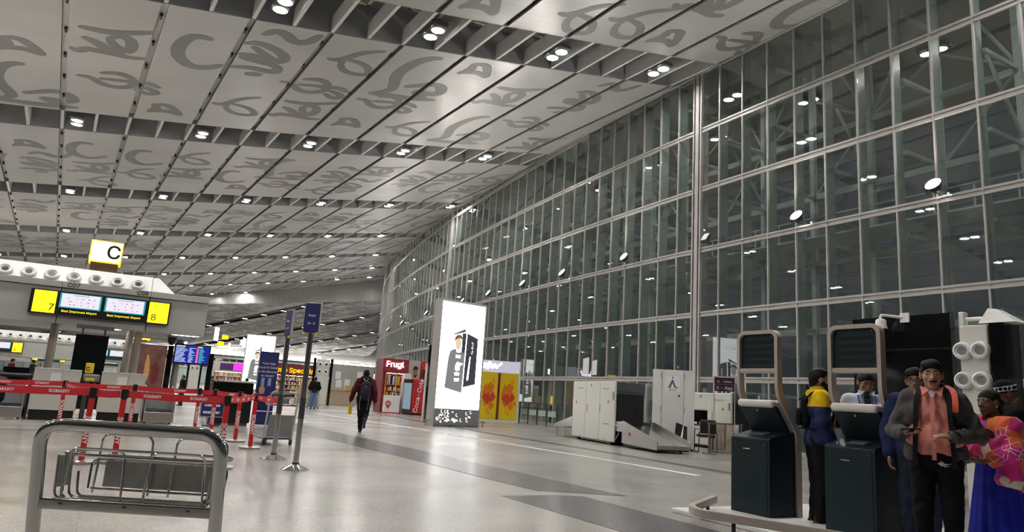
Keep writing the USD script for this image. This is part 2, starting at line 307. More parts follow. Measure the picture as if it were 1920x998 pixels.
# --- printed letters: brush strokes (v, u) in metres
GL = {'six': [[(-.87, .09), (-.62, .17), (-.35, -.12), (-.03, -.79), (.6, -1.14)], [(-.37, -.05), (-.37, .45), (-.06, .98), (.38, 1.14), (.79, 1.06), (.87, .79), (.53, .22), (0, -.03), (-.37, -.05)]],
 'arc': [[(.05, -1.22), (-.24, -1.32), (-.52, -1.17), (-.71, -.54), (-.72, .3), (-.41, 1.01), (-.02, 1.32), (.41, 1.19), (.72, .8)]],
 'ess': [[(-.34, -2.04), (-.63, -1.96), (-.95, -1.49), (-1.12, -.68), (-1.1, .06), (-.78, .91), (-.69, 1.5), (-1.28, 1.97)], [(-1.28, 1.97), (-.59, 2), (.34, 2.04), (1.28, 1.93)], [(-.27, .87), (.12, .58), (.56, .26), (1.02, .46), (1.25, 1.18), (.81, 1.39), (.18, 1.18), (.68, 1.76), (1.09, 1.96)]],
 'swirl': [[(-.8, -.78), (-.48, -.72), (-.02, -.7), (.54, -.9), (1.05, -1.19)], [(-1.05, .96), (-.8, 1.19), (-.66, .83), (-.32, .89), (.18, .94), (.6, 1.12), (.98, 1)], [(-.69, -.02), (-.35, .24), (-.09, .64), (.38, .88)], [(-.03, -.23), (.18, -.56), (.48, -.46), (.64, .01), (.54, .66), (.25, .48), (.03, .07), (-.03, -.23)]],
 'wave': [[(-1.27, -.21), (-.92, -.19), (-.62, .32), (-.16, .6), (.33, .35), (.49, -.16), (.12, -.24), (-.59, -.15)], [(-.57, -.73), (-.15, -.91), (.18, -.76), (.44, -.33)], [(.48, -.25), (.84, -.31), (1.24, 0)], [(.55, .49), (.97, .91), (1.27, .62), (1.02, .29), (.6, .08)]],
 'tri': [[(-.47, -.42), (-.03, -.56), (.29, -.05), (.57, .47)], [(-.47, -.42), (-.31, .05), (-.57, .53)], [(-.43, .4), (.06, .2), (.54, .56)]],
 'loops': [[(-.57, -1.44), (-.34, -1.82), (.01, -1.7), (.37, -1.2), (.79, -1.31), (.99, -1.98)], [(-.94, -.56), (-.58, -.77), (.14, -.35), (.52, .21), (.33, .62), (-.19, .19), (-.65, -.36)], [(-.94, .35), (-.5, .32), (.06, .74), (-.52, .73), (-.84, .59)], [(-.99, 1.55), (-.38, 1.38), (.13, 1.53), (.54, 1.49), (.4, .9), (-.27, .84)], [(-.34, 1.98), (.02, 1.94)]]}
GW = {'six': .10, 'arc': .14, 'ess': .15, 'swirl': .12, 'wave': .11, 'tri': .11, 'loops': .13}
def glyph(k):
    parts = []
    for st in GL[k]:
        p = chaikin(st, 2, False); n = len(p)
        r = GW[k] * 1.22 * (.55 + .75 * np.sin(np.linspace(.25, PI * .92, n)))
        for a, b, ra, rb in zip(p[:-1], p[1:], r[:-1], r[1:]):
            parts.append(shapely.union_all([shapely.Point(a).buffer(ra, 5), shapely.Point(b).buffer(rb, 5)]).convex_hull)
    return shapely.union_all(parts).simplify(.012)
GPOLY = {k: glyph(k) for k in GL}
NEAR0 = [13.33 * j for j in range(-3, 8)]          # near edge of each dark gap; the gap is 2.6 m
row1 = [('tri', -3.52, 7.25), ('tri', 1.12, 11.78), ('tri', 10.59, 3.6), ('tri', 8.28, 10.97), ('swirl', -1.17, 5.87), ('swirl', 5.9, 9.94), ('swirl', 13.02, 5.7), ('swirl', 18.3, 11.6), ('ess', -3.24, 10.9), ('ess', 9.09, 5.2), ('ess', 14.02, 10.43),
 ('wave', -.66, 9.42), ('wave', 8.85, 8.17), ('wave', 15.89, 8.76), ('wave', 5.67, 7.4), ('arc', 1.44, 5.69), ('loops', 3.49, 4.9), ('loops', 16.6, 4.9), ('six', 3.49, 10.3), ('six', 6.15, 4.44), ('six', 10.88, 10.94)]
row0 = [('tri', 8.16, -1.1), ('six', 11.45, -1.5), ('six', 13.19, -1.8), ('wave', 18.11, -1.73), ('arc', 18.21, -4.59), ('tri', 15.3, -1.26), ('swirl', 14.65, -4.2)]
rng = random.Random(5); letters = {}
for j in range(len(NEAR0) - 1):
    u0, u1 = NEAR0[j] + 2.6, NEAR0[j + 1]; jj = j - 3
    if jj == 0: letters[j] = row1; continue
    L = list(row0) if jj == -1 else []
    if jj != -1:
        for i in range(-12, 19):
            ks = rng.sample(['tri', 'six', 'wave', 'swirl', 'arc', 'ess', 'loops'], 4); uu = u0 + 1.5 + rng.random() * .8
            for k in ks:
                hgt = GPOLY[k].bounds[3] - GPOLY[k].bounds[1]
                if uu + hgt > u1 - .2: break
                L.append((k, (i + .5) * SW + rng.uniform(-.5, .6), uu + hgt / 2)); uu += hgt + rng.uniform(.25, .7)
    letters[j] = L
# the light's stripes over the facade edge are real lamps; panels are one slab each
ceiling = thing('ceiling', kind='structure'); side_m, clip_m = MB(), MB()
def slab_on(f, poly, h0, h1):
    out = MB()
    for g in getattr(poly, 'geoms', [poly]):
        if g.geom_type != 'Polygon' or g.area < 1e-4: continue
        mm = earc(g, 1.0); v = np.array(mm.vertices); P = f(v[:, 0], v[:, 1]); P[:, 2] += np.where(v[:, 2] > .5, h1, h0); out.raw(P, mm.faces)
    return out
for j in range(len(NEAR0) - 1):
    u0, u1 = NEAR0[j] + 2.62, NEAR0[j + 1]
    pl_ = {}
    for k, v_, uc in letters[j]:
        g = affinity.translate(GPOLY[k], v_, uc)
        for i in range(int(math.floor((v_ - 2) / SW)), int(math.floor((v_ + 2) / SW)) + 1):
            c = g.intersection(sbox(i * SW + .105, u0 + .02, (i + 1) * SW - .105, u1 - .02)).intersection(near_vu)
            if not c.is_empty and c.area > .01: pl_.setdefault(i, []).append(c)
    for i in range(-14, 18):
        r = sbox(i * SW + .10, u0, (i + 1) * SW - .10, u1).intersection(near_vu)
        if r.is_empty or r.area < .3: continue
        mb = slab_on(ceilP, r, 0.0, 0.06)
        if not mb.v: continue
        pn = obj('ceiling_panel', mb, 'ceiling_metal', ceiling)
        if i in pl_:
            lm = slab_on(ceilP, shapely.union_all(pl_[i]), -0.004, -0.001)
            if lm.v: obj('printed_letter', lm, 'letter_print', pn)
        rr = sbox(i * SW - .13, u0, i * SW + .13, u1).intersection(near_vu)
        if not rr.is_empty and rr.area > .2:
            mb = slab_on(ceilP, rr, 0.19, 0.22)
            if mb.v: obj('seam_runner', mb, 'beam_light', ceiling)
            for e in (-.135, .105):
                s_ = slab_on(ceilP, sbox(i * SW + e, u0, i * SW + e + .03, u1).intersection(near_vu), .055, .20)
                for a_, b_ in zip(s_.v, s_.f): side_m.raw(a_, b_ - b_.min())
            if i < 9:
                for q in range(5):
                    uq = u0 + 1.1 + q * 2.05
                    if near_vu.contains(shapely.Point(i * SW, uq)): c = ceilP(i * SW, uq, .12); clip_m.box(c[0] - .035, c[0] + .035, c[1] - .12, c[1] + .12, c[2] - .04, c[2] + .06)
obj('seam_side', side_m, 'dark_grey', ceiling, kind='stuff'); obj('seam_clip', clip_m, 'black_plastic', ceiling, kind='stuff')
fin_stuff = MB()
for j, n0 in enumerate(NEAR0):
    if n0 > 96 or n0 < -30: continue
    gap = sbox(-34, n0, 44, n0 + 2.62).intersection(near_vu)
    if gap.is_empty: continue
    strips = lambda g_, h0, h1: slab_on(ceilP, shapely.MultiPolygon([q for k in range(-16, 20) for q in [g_.intersection(sbox(k * SW, -60, (k + 1) * SW, 120))] if q.geom_type == 'Polygon' and q.area > 1e-4]), h0, h1)
    obj('gap_deck', strips(gap, 1.15, 1.2), 'roof_deck', ceiling)
    for e in (n0, n0 + 2.57):
        w_ = sbox(-34, e, 44, e + .05).intersection(near_vu)
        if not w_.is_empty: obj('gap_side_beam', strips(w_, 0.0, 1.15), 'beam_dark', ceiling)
    for h in range(-28, 36):
        v_ = h * SW / 2
        fr = sbox(v_ - .055, n0 + .05, v_ + .055, n0 + 2.57).intersection(near_vu)
        if fr.is_empty or fr.area < .2: continue
        mb = slab_on(ceilP, fr, 0.02, .60)
        if 0 <= n0 < 45: obj('cross_fin', mb, 'beam_light', ceiling)
        else:
            for a_, b_ in zip(mb.v, mb.f): fin_stuff.raw(a_, b_ - b_.min())
obj('cross_fin', fin_stuff, 'beam_light', ceiling, kind='stuff')
# services seen through the nearest gap: ducts and hatch frames
m = MB()
for v_ in (3.2, 5.0, 7.4, 9.6, 11.6):
    c = ceilP(v_, 1.2, .85); 
    for dx in (-.55, .45): m.box(c[0] + dx, c[0] + dx + .10, c[1] - .55, c[1] + .55, c[2] - .05, c[2])
    for dy in (-.55, .45): m.box(c[0] - .55, c[0] + .55, c[1] + dy, c[1] + dy + .10, c[2] - .05, c[2])
obj('hatch_frame', m, 'wood', ceiling, kind='stuff')
m = MB(); 
obj('roof_underside', slab_on(ceilP, near_vu, 1.25, 1.3), 'roof_deck', ceiling)
# --- far roof wing, turned round the corner of the terminal
wing = thing('ceiling', kind='structure')
farhall = hall.difference(Polygon([(FOLD[0][0] + 60, FOLD[0][1] - 22.8), FOLD[0], FOLD[1], (-260, 219), (-260, -60), (120, -60)]))
far_poly = Polygon([tuple(far_ts(p)) for p in farhall.exterior.coords]).buffer(0) if farhall.geom_type == 'Polygon' else max(farhall.geoms, key=lambda g: g.area)
if farhall.geom_type != 'Polygon': far_poly = Polygon([tuple(far_ts(p)) for p in far_poly.exterior.coords]).buffer(0)
for j in range(-2, 5):
    s0, s1 = 13.35 * j + 1.3, 13.35 * (j + 1) - 1.3
    for i in range(-16, 22):
        r = sbox(i * SW + .09, s0, (i + 1) * SW - .09, s1).intersection(far_poly)
        if r.is_empty or r.area < .3: continue
        mb = slab_on(farP, r, 0, .06)
        if mb.v: obj('ceiling_panel', mb, 'ceiling_metal', wing)
    gp_ = sbox(-90, 13.35 * j - 1.3, 70, 13.35 * j + 1.3).intersection(far_poly)
    if not gp_.is_empty:
        mb = slab_on(farP, gp_, .5, .55)
        if mb.v: obj('gap_deck', mb, 'beam_dark', wing)
    for e in (-1.3, 1.25):
        w_ = sbox(-90, 13.35 * j + e, 70, 13.35 * j + e + .05).intersection(far_poly)
        if not w_.is_empty:
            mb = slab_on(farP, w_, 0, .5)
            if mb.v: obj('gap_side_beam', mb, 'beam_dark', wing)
mb = slab_on(farP, far_poly.buffer(-.3), .56, .6); obj('roof_underside', mb, 'dark_grey', wing)
lm = MB()
for j in range(-2, 4):
    for i in range(-16, 20):
        for q in range(3):
            k = rng.choice(list(GPOLY)); g = affinity.translate(affinity.rotate(GPOLY[k], 0), (i + .5) * SW + rng.uniform(-.2, .2), 13.35 * j + 3 + q * 3.2 + rng.uniform(-.5, .5)).simplify(.05).intersection(far_poly)
            if not g.is_empty:
                s_ = slab_on(farP, g, -.03, -.01)
                for a_, b_ in zip(s_.v, s_.f): lm.raw(a_, b_ - b_.min())
obj('printed_letter', lm, 'letter_print', wing, kind='stuff')
# upright fascia where the two roofs meet
m = MB(); A, Bf = np.array(FOLD[0]), np.array(FOLD[1]); N = 24
for i in range(N):
    p, q = A + (Bf - A) * i / N, A + (Bf - A) * (i + 1) / N
    if not hall.contains(shapely.Point(*p)) and i: continue
    zs = [(float(farP(*far_ts(c))[2]) - .1, ceil_z(c) + .1) for c in (p, q)]
    d = np.array([.05, .13]); v = []
    for z_ in (0, 1):
        v += [(*p, zs[0][z_]), (*q, zs[1][z_]), (*(q + d), zs[1][z_]), (*(p + d), zs[0][z_])]
    m.hexa(v)
obj('roof_edge_fascia', m, 'ceiling_metal', wing)

# ================================================================== FACADE PARTS
facade = thing('wall_right', kind='structure')
def top_z(sv):
    p = wall(sv)
    return min(ceil_z(p) if sv < 89 else float(farP(*far_ts(p))[2]) + .3, 20.0)
def wbox(mb, s0, s1, o0, o1, z0, z1):
    p = [wall(s0, o0), wall(s1, o0), wall(s1, o1), wall(s0, o1)]
    mb.hexa([(*q, z0) for q in p] + [(*q, z1) for q in p]); return mb
S0, S1 = -16, 104
rg = random.Random(3)
fin_m, pane_m = MB(), MB(); made = 0
for i in range(S0, S1):
    zt = top_z(i) + .05
    col = i in (9, 34, 59, 84)
    w2 = (.09 if col else .024) / BAY
    m = MB(); wbox(m, i - w2, i + w2, -.02, .10 if col else .05, 0, zt)
    if col: wbox(m, i - w2 - .13, i - w2 - .07, -.3, .10, 0, zt); wbox(m, i + w2 + .07, i + w2 + .13, -.3, .10, 0, zt)
    obj('facade_column' if col else 'mullion', m, 'aluminium', facade)
    wbox(fin_m, i + .02, i + .05, -.46, -.06, 0, zt - .2)
    zz = [0.0] + TZ + [zt]
    for k in range(len(zz) - 1):
        if zz[k + 1] > zt: zz[k + 1] = zt
        if zz[k + 1] - zz[k] < .15: continue
        o = rg.uniform(-.004, .004); o2 = rg.uniform(-.004, .004)
        tgt = MB() if (i >= -2 and made < 300) else pane_m
        p = [wall(i + .03, o - .012), wall(i + .97, o2 - .012), wall(i + .97, o2), wall(i + .03, o)]
        tgt.hexa([(*q, zz[k] + .09) for q in p] + [(*q, zz[k + 1] - .09) for q in p])
        if tgt is not pane_m: obj('glass_pane', tgt, 'facade_glass', facade); made += 1
obj('glass_pane', pane_m, 'facade_glass', facade, kind='stuff')
obj('glass_fin', fin_m, 'green_glass_fin', facade, kind='stuff')
for k, z in enumerate(TZ):
    m = MB()
    for i in range(S0, S1):
        if z + .15 > top_z(i): continue
        wbox(m, i, i + 1, -.02, .055, z + .035, z + .10); wbox(m, i, i + 1, -.02, .055, z - .10, z - .035); wbox(m, i, i + 1, -.02, .02, z - .035, z + .035)
    obj('transom', m, 'aluminium', facade)
m = MB()
for i in range(S0, S1): wbox(m, i, i + 1, -.02, .08, top_z(i) - .06, top_z(i) + .3); wbox(m, i, i + 1, -.05, .12, 0, .12)
obj('edge_trim', m, 'aluminium', facade)
# --- outside: steel frame with walkways and fan braces, apron, night
outer = thing('wall_outer_frame', kind='structure')
for i in range(-14, 60, 2):
    m = MB(); wbox(m, i - .08, i + .08, -2.5, -2.3, -.2, 15.2); obj('steel_post', m, 'exterior_steel', outer)
m = MB()
for z in (4.2, 6.6, 9.1, 11.4, 13.6):
    for i in range(-14, 58, 2): wbox(m, i, i + 2, -2.5, -2.38, z - .11, z + .11)
    for i in range(-14, 58, 2): wbox(m, i - .04, i + .04, -2.4, -.5, z - .06, z + .06)
obj('steel_beam', m, 'exterior_steel', outer)
m = MB()
for i in range(-14, 40):
    for z in (7.75, 8.15): wbox(m, i, i + 1, -1.92, -1.88, z, z + .04)
    wbox(m, i - .02, i + .02, -1.92, -1.88, 7.2, 8.19); wbox(m, i, i + 1, -2.3, -.8, 7.1, 7.16)
obj('walkway', m, 'exterior_steel', outer)
m = MB()
for i in range(-14, 40, 4):
    hub = wall(i + 2, -2.45)
    for a_ in (-1.9, -1.0, 0, 1.0, 1.9):
        q = wall(i + 2 + a_, -2.45); m.cyl((*hub, 11.5), (*q, 13.6 if abs(a_) < 1.5 else 12.8), .05, n=6)
    q = wall(i + 2, -.6); m.cyl((*hub, 9.2), (*q, 11.3), .05, n=6); m.cyl((*hub, 11.5), (*wall(i + 4, -2.45), 9.1), .05, n=6)
obj('fan_brace', m, 'exterior_steel', outer)
m = MB()
for i in range(-14, 60, 2): wbox(m, i, i + 2, -14, -.4, 15.6, 15.8)
obj('canopy', m, 'canopy_soffit', outer)
m = MB(); m.box(19.6, 120, -50, 190, -.35, -.2); single('apron', m, 'exterior_ground', None, None, kind='structure')
# ================================================================== BACK WALL far down the hall
back = thing('wall_back', kind='structure')
bp = lambda t, o=0.0: np.array([-85 + 155 * t + o * .077, 158 + 13 * t - o * .997])
def bbox(mb, t0, t1, o0, o1, z0, z1):
    p = [bp(t0, o0), bp(t1, o0), bp(t1, o1), bp(t0, o1)]; mb.hexa([(*q, z0) for q in p] + [(*q, z1) for q in p]); return mb
m = MB(); bbox(m, 0, 1, -1, 0, 0, 16); obj('wall_body', m, 'grey_panel', back)
m = MB(); bbox(m, 0, 1, 0, .1, 3.7, 5.9); obj('strip_window', m, 'dark_glazing' if 'dark_glazing' in MATS else plain('dark_glazing', (.06, .075, .075), .08), back)
m = MB(); bbox(m, 0, 1, 0, .12, .3, 3.5); obj('frosted_panel', m, plain('frosted_green', (.42, .52, .49), .25), back)
m = MB()
for q in range(0, 104): bbox(m, q / 104, q / 104 + .0012, .1, .3, 0, 6.1)
obj('window_post', m, 'aluminium', back, kind='stuff')
m = MB(); bbox(m, 0, 1, 0, .6, 5.9, 6.3); bbox(m, 0, 1, 0, .4, 3.45, 3.75); obj('ledge', m, 'beam_light', back)
m = MB(); bbox(m, 0, 1, 0, .7, 6.6, 6.75); obj('uplight_trough', m, 'grey_panel', back); m = MB(); bbox(m, .2, .98, .1, .6, 6.752, 6.76); obj('uplight_lens', m, glow('trough_light', (1.0, .96, .92), 24.0), back)
# ================================================================== LIGHTS IN THE CEILING GAPS
ORD = ['first', 'second', 'third', 'fourth', 'fifth', 'sixth', 'seventh', 'eighth', 'ninth', 'tenth', 'eleventh', 'twelfth']
glow('outdoor_lens', (1.0, .95, .90), 130.0)
def make_downlight(loc, tilt_dir, label, group, lens='lamp_lens'):
    t = thing('ceiling_downlight', label, 'ceiling lamp', loc, tilt_dir, group)
    m = MB(); m.rbox(-.25, .25, -.54, .54, .07, .22, .03, 2); m.cyl((0, 0, .2), (0, 0, .9), .02, n=6); obj('housing', m, 'dark_grey', t)
    for s in (-.27, .27):
        m = MB(); m.lathe([(.24, .07), (.24, .02), (.205, .0), (.205, .05)], (0, s, 0), 20); obj('bezel', m, 'aluminium', t, smooth=30)
        m = MB(); m.lathe([(.001, .012), (.205, .014), (.205, .03), (.001, .03)], (0, s, 0), 20); obj('lens', m, lens, t)
    return t
d0 = None; rows = []
for j in range(-1, 8):
    n0 = 13.33 * j; r = []
    for k in range(-4, 9):
        v_ = (2 * k + 1.22) * SW; p = ceilP(v_, n0 + 1.3, -.06)
        if near_vu.buffer(-.8).contains(shapely.Point(v_, n0 + 1.3)): r.append(p)
    rows.append((j, r))
names = {-1: 'behind the camera', 0: 'nearest', 1: 'second nearest', 2: 'third nearest', 3: 'fourth nearest', 4: 'fifth nearest', 5: 'sixth nearest', 6: 'seventh nearest', 7: 'farthest straight'}
for j, r in rows:
    for k, p in enumerate(reversed(r)):
        lab = 'pair of round downlights in the %s ceiling gap, %s from the glass wall' % (names[j], ORD[min(k, 11)])
        if d0 is None: d0 = make_downlight(p, _be - PI / 2, lab, 'downlight pairs in the ceiling gaps')
        else: dup(d0, p, _be - PI / 2, lab)
for j in range(-1, 4):
    for i in range(-6, 9):
        p = farP(i * 4.744, 13.35 * j, -.08)
        if not far_poly.buffer(-.8).contains(shapely.Point(i * 4.744, 13.35 * j)): continue
        dup(d0, p, _g, 'pair of downlights on the far roof wing, gap %s, lamp %s from low end' % (ORD[j + 1], ORD[min(i + 6, 11)] if i < 6 else 'no. %d' % (i + 7)), 'downlight pairs on the far roof wing')
# ================================================================== FLOODLIGHTS standing on the third transom, aimed up into the roof
f0 = None
for k, (sv, lit) in enumerate([(.9, 1), (4.7, 1), (8.25, 0), (12.6, 1), (17.2, 1), (21.1, 1), (25.4, 1), (29.6, 1), (37.7, 1), (46.4, 1), (53.9, 1), (64.0, 1), (73.0, 1), (82.0, 1), (90.0, 1)]):
    p = wall(sv, .42); th = float(np.interp(sv, _s, _th))
    lab = ('unlit square floodlight on the glass wall above the white scanners' if not lit else 'lit round floodlight on the glass wall, %s from the right edge' % (ORD + ['thirteenth', 'fourteenth'])[k if k < 2 else k - 1])
    if k in (0, 2):
        t = thing('floodlight' if lit else 'square_floodlight', lab, 'floodlight', (*p, 7.40), th - PI / 2, 'floodlights on the glass wall' if lit else None)
        # local: +x towards the outside (right of travel), face looks to -x and up
        c, s = math.cos(math.radians(56)), math.sin(math.radians(56))
        def turn(mb, o=(0, 0, .2)):
            for q in range(len(mb.v)):
                v = mb.v[q]; x, y, z = v[:, 0], v[:, 1], v[:, 2]; mb.v[q] = np.stack([c * x - s * z + o[0], y + o[1], s * x + c * z + o[2]], 1)
            return mb
        if lit:
            m = MB(); m.lathe([(.02, -.18), (.12, -.16), (.20, -.02), (.225, .0), (.225, .03), (.205, .03), (.20, .0)], (0, 0, 0), 24); obj('reflector_bowl', turn(m), 'dark_grey', t, smooth=30)
            m = MB(); m.lathe([(.001, .012), (.20, .012), (.20, .004), (.001, .004)], (0, 0, 0), 24); obj('lens', turn(m), 'flood_lens', t)
        else:
            m = MB(); m.rbox(-.19, .19, -.17, .17, -.08, .02, .02, 2); obj('case', turn(m), 'dark_grey', t); m = MB(); m.box(-.16, .16, -.14, .14, .02, .024); obj('lens', turn(m), 'white_plastic', t)
        m = MB(); m.box(-.02, .33, -.015, .015, -.03, .0); m.cyl((0, 0, -.03), (0, 0, .16), .015, n=8); m.box(-.03, .03, -.20, -.185, .0, .2); m.box(-.03, .03, .185, .2, .0, .2); m.box(-.03, .03, -.2, .2, -.01, .01); obj('bracket', m, 'dark_metal', t)
        if lit: f0 = t
    else: dup(f0, (*p, 7.40), th - PI / 2, lab)

od = None
for k, i in enumerate(range(-11, 60, 5)):
    if od is None: od = make_downlight((*wall(i, -6.5), 15.2), _be - PI / 2, 'pair of outdoor canopy lamps beyond the glass wall, first from the right edge', 'outdoor canopy lamps beyond the glass', 'outdoor_lens'); continue
    dup(od, (*wall(i, -6.5), 15.2), _be - PI / 2, 'pair of outdoor canopy lamps beyond the glass wall, %s from the right edge' % ((ORD + ['thirteenth', 'fourteenth', 'fifteenth'])[k]), 'outdoor canopy lamps beyond the glass')
# ================================================================== CHECK-IN ISLANDS (left)
glow('caption_yellow', (1.0, 0.80, 0.05), 1.3)
plain('hood_white', (0.80, 0.80, 0.79), 0.35)
plain('screen_fleck', (0.25, 0.2, 0.3), 0.5)
def ring(m, c, R=.17):   # air nozzle: swollen outer ring, white funnel
    m.lathe([(R, -.0), (R * 1.02, -.03), (R * .92, -.075), (R * .72, -.09), (R * .60, -.06), (R * .52, -.045), (R * .46, -.05)], c, 24, axis=1)
def island(loc, full, label, dz=0.0):
    t = thing('check_in_island', label, 'check-in island', loc)
    x0, x1 = -13.0, 2.34
    seams = [x0, -9.6, -7.5, -5.4, -3.35, -1.27, .83, x1]
    for a, b in zip(seams[:-1], seams[1:]):
        m = MB(); m.rbox(a + .008, b - .008, 0, .09, 2.38 + dz, 3.33 + dz, .008, 2); obj('fascia_panel', m, 'grey_panel', t)
        m = MB(); m.rbox(a + .004, b - .004, -.06, .14, 3.333 + dz, 3.50 + dz, .012, 2); obj('sill', m, 'grey_panel', t)
    m = MB(); m.box(x1 - .09, x1, .09, 3.9, 2.38 + dz, 3.4 + dz); m.box(x0, x1 - .1, 3.8, 3.9, 2.38 + dz, 3.4 + dz); obj('return_panel', m, 'grey_panel', t)
    m = MB(); m.box(x0, x1 - .1, .1, 3.8, 2.40 + dz, 2.46 + dz); m.box(x0, x1 - .1, .14, 3.8, 3.36 + dz, 3.42 + dz); obj('soffit', m, 'grey_panel', t)
    for a, b in ((x0, -7.5), (-7.49, -3.35), (-3.34, -1.10), (-1.09, .83)):
        m = MB(); m.hexa([(a, .0, 3.50 + dz), (b, .0, 3.50 + dz), (b, 2.6, 3.50 + dz), (a, 2.6, 3.50 + dz), (a, .34, 3.93 + dz), (b, .34, 3.93 + dz), (b, 2.3, 3.93 + dz), (a, 2.3, 3.93 + dz)]); obj('hood', m, 'hood_white', t)
    m = MB(); m.hexa([(.84, .0, 3.50 + dz), (1.42, .0, 3.50 + dz), (1.42, 2.6, 3.50 + dz), (.84, 2.6, 3.50 + dz), (.84, .34, 3.93 + dz), (1.0, .34, 3.93 + dz), (1.0, 2.3, 3.93 + dz), (.84, 2.3, 3.93 + dz)]); obj('hood_end', m, 'hood_white', t)
    tl = math.atan2(.34, .43); R3 = np.array([[1, 0, 0], [0, math.cos(-tl), -math.sin(-tl)], [0, math.sin(-tl), math.cos(-tl)]])
    for k in range(-20, 7):
        x = -2.56 + .5067 * k + .5067 * 0
        if x > .6 or x < -6.8 and not full: continue
        if x < -6.8: continue
        m = MB(); ring(m, (0, 0, 0)); m.v[0] = m.v[0] @ R3.T + np.array([x, .085, 3.635 + dz]); nz = obj('air_nozzle', m, 'white_plastic' if k % 2 else 'hood_white', t, smooth=40)
        m = MB(); m.lathe([(.001, -.045), (.085, -.045), (.085, -.03), (.001, -.03)], (0, 0, 0), 16, axis=1); m.v[0] = m.v[0] @ R3.T + np.array([x, .085, 3.635 + dz]); obj('nozzle_throat', m, 'black_plastic', nz)
    for x, y in ((-1.30, .75), (.50, .70), (.74, 1.6), (-7.4, .75), (-7.4, 3.0), (2.0, 3.4)):
        m = MB(); m.cyl((x, y, 0), (x, y, 2.45 + dz), .10, n=20); obj('pillar', m, 'bronze_frame', t, smooth=30)
    # signs on the fascia
    for q, ox in enumerate((0.0, -6.2)):
        m = MB(); m.rbox(ox - 1.91, ox + 1.37, -.13, .0, 2.60 + dz, 3.23 + dz, .015, 2); hs = obj('sign_housing', m, 'black_plastic', t)
        for a, dig in ((-1.83, '7' if q == 0 else '5'), (.83, '8' if q == 0 else '6')):
            m = MB(); m.rbox(ox + a, ox + a + .5, -.16, -.13, 2.63 + dz, 3.20 + dz, .03, 3); obj('number_panel', m, 'yellow_lightbox', hs)
            m = MB(); m.text(dig, .17, FRONT(ox + a + (.40 if dig in '75' else .13), -.161, 2.70 + dz)); obj('printed_number', m, 'black_print', hs)
        for a, b in ((-1.26, -.31), (-.23, .74)):
            m = MB(); m.box(ox + a, ox + b, -.145, -.13, 2.80 + dz, 3.19 + dz); obj('screen', m, 'screen_cyan', hs)
            m = MB(); m.box(ox + a + .04, ox + b - .04, -.15, -.145, 2.83 + dz, 3.175 + dz); obj('screen', m, 'screen_white', hs)
            m = MB(); r_ = random.Random(2)
            for gy in range(3):
                for gx in range(5):
                    cx_, cz_ = ox + a + .22 + gx * .145 + r_.uniform(-.02, .02), 2.89 + dz + gy * .085
                    m.box(cx_ - .03, cx_ + r_.uniform(-.01, .03), -.152, -.15, cz_ - .008, cz_ + .008, r_.uniform(-.4, .4), (cx_, -.151))
            m.box(ox + a + .3, ox + b - .3, -.152, -.15, 3.135 + dz, 3.145 + dz)
            obj('screen_picture', m, 'screen_fleck', hs, kind='stuff')
            if full:
                m = MB(); m.text('Best Improved Airport', .056, FRONT(ox + (a + b) / 2, -.14, 2.69 + dz), bold=True); obj('caption', m, 'caption_yellow', hs)
    if full:
        for s_, x in (('C07', -1.01), ('C08', .62)):
            m = MB(); m.text(s_, .105, FRONT(x, -.062, 3.365 + dz), bold=True); obj('counter_number', m, 'black_print', t)
    # luminaires under the soffit
    for x in (-.1, 1.9, -4.0):
        m = MB(); m.box(x - .35, x + .35, .5, .65, 2.385 + dz, 2.40 + dz); obj('soffit_lamp', m, 'tube_light', t)
    # cove uplights lying on the roof of the island, behind the hood
    for x in (-11.0, -7.0, -3.2):
        m = MB(); m.box(x - .5, x + .5, 2.75, 3.3, 3.45 + dz, 3.60 + dz); up = obj('roof_uplight', m, 'dark_grey', t)
        m = MB(); m.box(x - .46, x + .46, 2.8, 3.25, 3.601 + dz, 3.604 + dz); obj('uplight_lens', m, 'uplight', up)
    return t
UPLIGHT = 90.0
glow('uplight', (1.0, 0.93, 0.84), UPLIGHT)
isl = island((0, 21.75, 0), True, 'near check-in island with grey fascia, white air nozzles and counter signs C07 and C08')
isl2 = island((.4, 52.0, 0), False, 'second check-in island, small behind the black board, with nozzle row and yellow number panels', -.55)
isl3 = dup(isl2, (.9, 96.0, 0), label='farthest check-in island, a thin row of white and yellow screens low on the left')
dup(isl2, (-16.5, 52.0, 0), label='check-in island beyond the left picture edge, continuing the second one')
# lit letter C on the island roof
t = thing('lit_sign', 'lit yellow cube sign with letter C on top of the near check-in island', 'sign', (-.42, 22.6, 3.93))
m = MB(); m.rbox(-.40, .40, -.12, .5, .30, .92, .02, 2); obj('light_box', m, 'yellow_lightbox', t)
m = MB(); m.box(-.37, .37, -.127, -.12, .33, .89); obj('face', m, 'sign_white' if 'sign_white' in MATS else glow('sign_white', (1.0, .93, .55), 2.2), t)
m = MB(); m.text('C', .36, FRONT(.17, -.131, .44), bold=True); obj('letter', m, 'black_print', t)
m = MB(); m.box(-.34, .34, -.05, .45, .002, .30); obj('base', m, plain('brown_base', (.09, .05, .02), .5), t)
t = thing('lit_sign', 'small lit yellow panel above the second check-in island', 'sign', (1.9, 52.5, 3.40)); m = MB(); m.rbox(-.5, .5, 0, .5, .1, .45, .03, 2); obj('light_box', m, 'yellow_lightbox', t); m = MB(); m.box(-.3, .3, .1, .4, -.015, .1); obj('base', m, 'brown_base', t)

